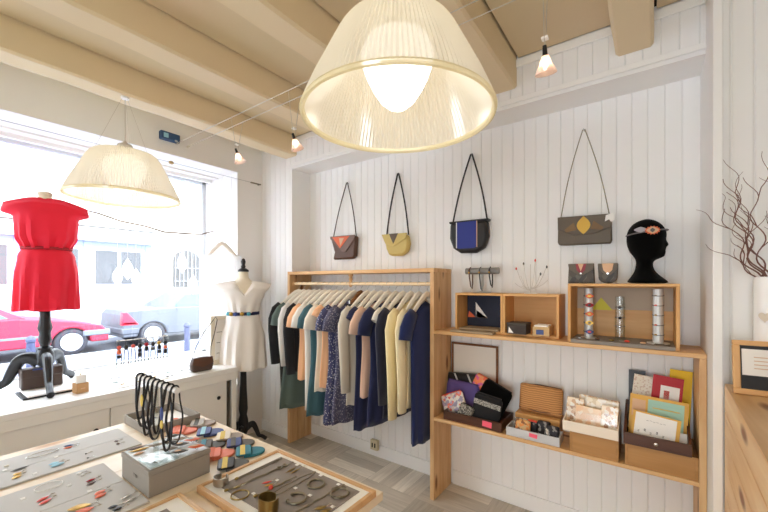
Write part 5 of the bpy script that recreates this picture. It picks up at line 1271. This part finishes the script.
MB().prism([(x*.019, z*.02) for x, z in hp], (.333, 1.82, C0+.275), (.9, -.42, 0), Zv, (-.0015, -.004, 0)).build('heart', plain('pale_heart', '#d9cdbb', .7), o, bevel=.001)
MB().tube([(.335, 1.816, C0+.288), (.345, 1.818, C0+.33), (.352, 1.816, C0+.38), (.356, 1.8195, C0+.412)], .0008, 5).build('string', 'paper', o)
random.seed(12)
br = thing('twig_bouquet', 'curly bare twigs rising from the white vase', 'twigs', (.366, 1.872, C0+.06))
tw = plain('twig_bark', '#7a5348', .7)
def twig(p, d, L, r, depth, seed):
    rnd = random.Random(seed); n = int(max(10, L/.014)); pts = []; q = V(p); dv = V(d).normalized()
    ph = rnd.uniform(0, 6); am = .62
    for k in range(n):
        pts.append(q.copy())
        s1 = V((cs(ph+k*.55), sn(ph*1.7+k*.45)*.6, .25*sn(ph+k*.9)))
        q = q+(dv+s1*am*(1 if k > 2 else .1)).normalized()*(L/n)
        q.y = min(q.y, 1.945)
    MB().tube(pts, [r*(1-.7*k/n) for k in range(n)], 6).build('twig', tw, br)
    if depth:
        for j in range(3):
            i = int(n*(.35+.2*j)); dd = (pts[min(i+1, n-1)]-pts[i-1]).normalized()+V((rnd.uniform(-.9, .5), rnd.uniform(-.4, .2), rnd.uniform(-.1, .5)))
            twig(pts[i], dd, L*.42, r*.55, depth-1, seed*7+j)
for k, (dx, dy, L) in enumerate(((-.42, -.05, .36), (-.32, -.12, .42), (-.35, .0, .36), (-.15, -.1, .46), (.1, -.1, .42), (.3, -.1, .38), (-.28, -.05, .48), (.45, -.15, .35), (-.55, -.02, .2), (0, -.05, .36))):
    twig((.366+.02*dx, 1.865+.03*dy, C0+.07), (dx*.12, dy*.12, 1), .36, .0036, 0, 100+k)
    twig((.366+.05*dx, 1.865+.1*dy, C0+.38), (dx, dy, 1), L, .003, 1, 200+k)

# ------------------------------------------------------------------ lamps
def pendant(x, y, lb, z=1.97, cover=True):
    t = thing('pendant_lamp', lb, 'lamp', (x, y, z), group='ribbed glass pendant lamps')
    n = 260
    out = [(.296, .006), (.288, .03), (.262, .09), (.232, .15), (.202, .21), (.185, .243), (.172, .262), (.155, .275), (.12, .281), (.06, .283), (.045, .283)]
    inn = [(.045, .277), (.12, .275), (.152, .269), (.167, .257), (.18, .239), (.197, .207), (.227, .147), (.257, .087), (.283, .03), (.290, .006)]
    MB().lathe(out, n, (x, y, z), rib=.0045, ribn=1).build('lamp_shade', 'lampglass', t, sharp=12)
    MB().lathe([(.288, .010), (.288, 0), (.294, -.006), (.301, -.004), (.303, .004), (.299, .011)], 96, (x, y, z)).build('rim', 'lamprim', [c for c in t.children if c.name.startswith('lamp_shade')][0])
    MB().lathe([(.001, .028), (.03, .034), (.055, .055), (.078, .09), (.098, .13), (.112, .17), (.115, .20), (.10, .235), (.06, .255), (.04, .265)], 40, (x, y, z)).build('bulb', 'opal', t)
    MB().lathe([(.045, .265), (.048, .30), (.04, .33), (.012, .345), (.004, .36)], 24, (x, y, z)).build('lamp_holder', plain('lamp_cap', '#d9d4ca', .4, .3) if 'lamp_cap' not in bpy.data.materials else bpy.data.materials['lamp_cap'], t)
    ct_ = 2.6 if any(a < x < b for a, b in bx) else CZ
    MB().cyl((x, y, z+.355), (x, y, ct_-.02), .0022, n=6).build('cable', 'cable', t)
    for k in range(3):
        a = 2*PI*k/3+.5; MB().cyl((x+.15*cs(a), y+.15*sn(a), z+.277), (x+.015*cs(a), y+.015*sn(a), ct_-.012), .0009, n=5).build('suspension_wire', 'cable', t)
    MB().lathe([(.022, ct_-.014-z), (.022, ct_-.002-z), (.001, ct_-.001-z)], 24, (x, y, z), cap0=True).build('ceiling_rose', 'white', t)
    ld = bpy.data.lights.new('pendant_bulb_light', 'POINT'); ld.energy = LAMPW; ld.color = (1, .92, .80); ld.shadow_soft_size = .06
    lo = bpy.data.objects.new('pendant_bulb_light', ld); C.objects.link(lo); lo.location = (x, y, z-.05)

pendant(-.642, .955, 'large ribbed glass pendant lamp hanging close above the table')
pendant(-2.62, .875, 'ribbed glass pendant lamp hanging by the shop window')
# tensioned cables with small spots
for y, lb in ((1.385, 'thin steel lamp cable, the one nearer the camera of the pair'), (1.472, 'thin steel lamp cable, the one nearer the back wall of the pair')):
    tag(MB().cyl((WX+.02, y, 2.572), (X1-.02, y, 2.572), .0024, n=6).cyl((WX+.002, y, 2.572), (WX+.04, y, 2.572), .006, n=8).build('light_cable', 'cable'), lb, 'cable', 'lamp cables')
for x, zt_, dx, lb in ((-2.295, 2.325, .04, 'little clear spot lamp nearest the window wall'), (-1.70, 2.285, .03, 'little clear spot lamp beside the alcove corner'), (-.307, 2.27, .0, 'little clear spot lamp right of the big pendant')):
    y = 1.43
    t = thing('spot_lamp', lb, 'lamp', (x, y, zt_), group='spot lamps on the cables')
    for s in (-1, 1):
        MB().cyl((x, y+s*.0435, 2.572), (x, y+s*.008, zt_+.045), .0013, n=5).build('feed_wire', 'cable', t)
    MB().box(x-.012, x+.012, y-.012, y+.012, zt_+.075, zt_+.083).build('spacer', 'white', t, bevel=.002)
    d = V((dx*6, .25, -1)).normalized(); rot = d.to_track_quat('-Z', 'Y').to_matrix().to_4x4(); mm = Matrix.Translation((x, y, zt_+.02)) @ rot
    MB().lathe([(.001, .03), (.007, .03), (.009, .0), (.012, -.006), (.001, -.006)], 14).xf(mm).build('socket', 'black', t); sk_ = [c for c in t.children if c.name.startswith('socket')][0]
    MB().lathe([(.012, -.006), (.020, -.03), (.038, -.066)], 20).xf(mm).build('reflector', 'spotglass', sk_, solid=.0012)
    MB().sph((0, 0, -.032), (.012, .012, .02)).xf(mm).build('bulb', 'spotglow', sk_)
    ld = bpy.data.lights.new('spot_light', 'SPOT'); ld.energy = SPOTW; ld.color = (1, .80, .58); ld.spot_size = R(95); ld.spot_blend = .8; ld.shadow_soft_size = .02
    lo = bpy.data.objects.new('spot_light', ld); C.objects.link(lo); lo.matrix_world = mm @ Matrix.Translation((0, 0, -.07))

# ------------------------------------------------------------------ daylight, camera
w = bpy.data.worlds.new('World'); bpy.context.scene.world = w; w.use_nodes = True
bg = w.node_tree.nodes['Background']; bg.inputs['Color'].default_value = (.84, .92, 1, 1); bg.inputs['Strength'].default_value = WORLD
sd = bpy.data.lights.new('sun', 'SUN'); sd.energy = SUN; sd.angle = R(8); sd.color = (1, .97, .92)
so = bpy.data.objects.new('sun', sd); C.objects.link(so); so.rotation_euler = (0, R(42), 0)
for nm, loc, rot, sx, sy in (('window_portal', (GX-.02, .31, 1.6), (0, R(-90), 0), 1.75, 3.3), ('rear_portal', (0, Y0-.05, 1.15), (R(90), 0, 0), 1.0, 2.3)):
    ad = bpy.data.lights.new(nm, 'AREA'); ad.shape = 'RECTANGLE'; ad.size = sx; ad.size_y = sy; ad.cycles.is_portal = True
    ao = bpy.data.objects.new(nm, ad); C.objects.link(ao); ao.location = loc; ao.rotation_euler = rot
cd = bpy.data.cameras.new('camera'); co = bpy.data.objects.new('camera', cd); C.objects.link(co)
co.location = (0, 0, 1.45); co.rotation_euler = (R(90), 0, R(36.03)); cd.lens = 363/768*36; cd.sensor_width = 36; cd.shift_y = 26.5/768; cd.clip_start = .02
sc = bpy.context.scene; sc.camera = co
sc.view_settings.view_transform = 'Standard'; sc.view_settings.look = 'None'; sc.view_settings.exposure = EXPO; sc.view_settings.gamma = 1; sc.view_settings.use_curve_mapping = False
cy = sc.cycles; cy.use_denoising = True; cy.max_bounces = 10; cy.diffuse_bounces = 6; cy.transparent_max_bounces = 24; cy.transmission_bounces = 8; cy.glossy_bounces = 3
cy.sample_clamp_indirect = 6; cy.caustics_reflective = False; cy.caustics_refractive = False
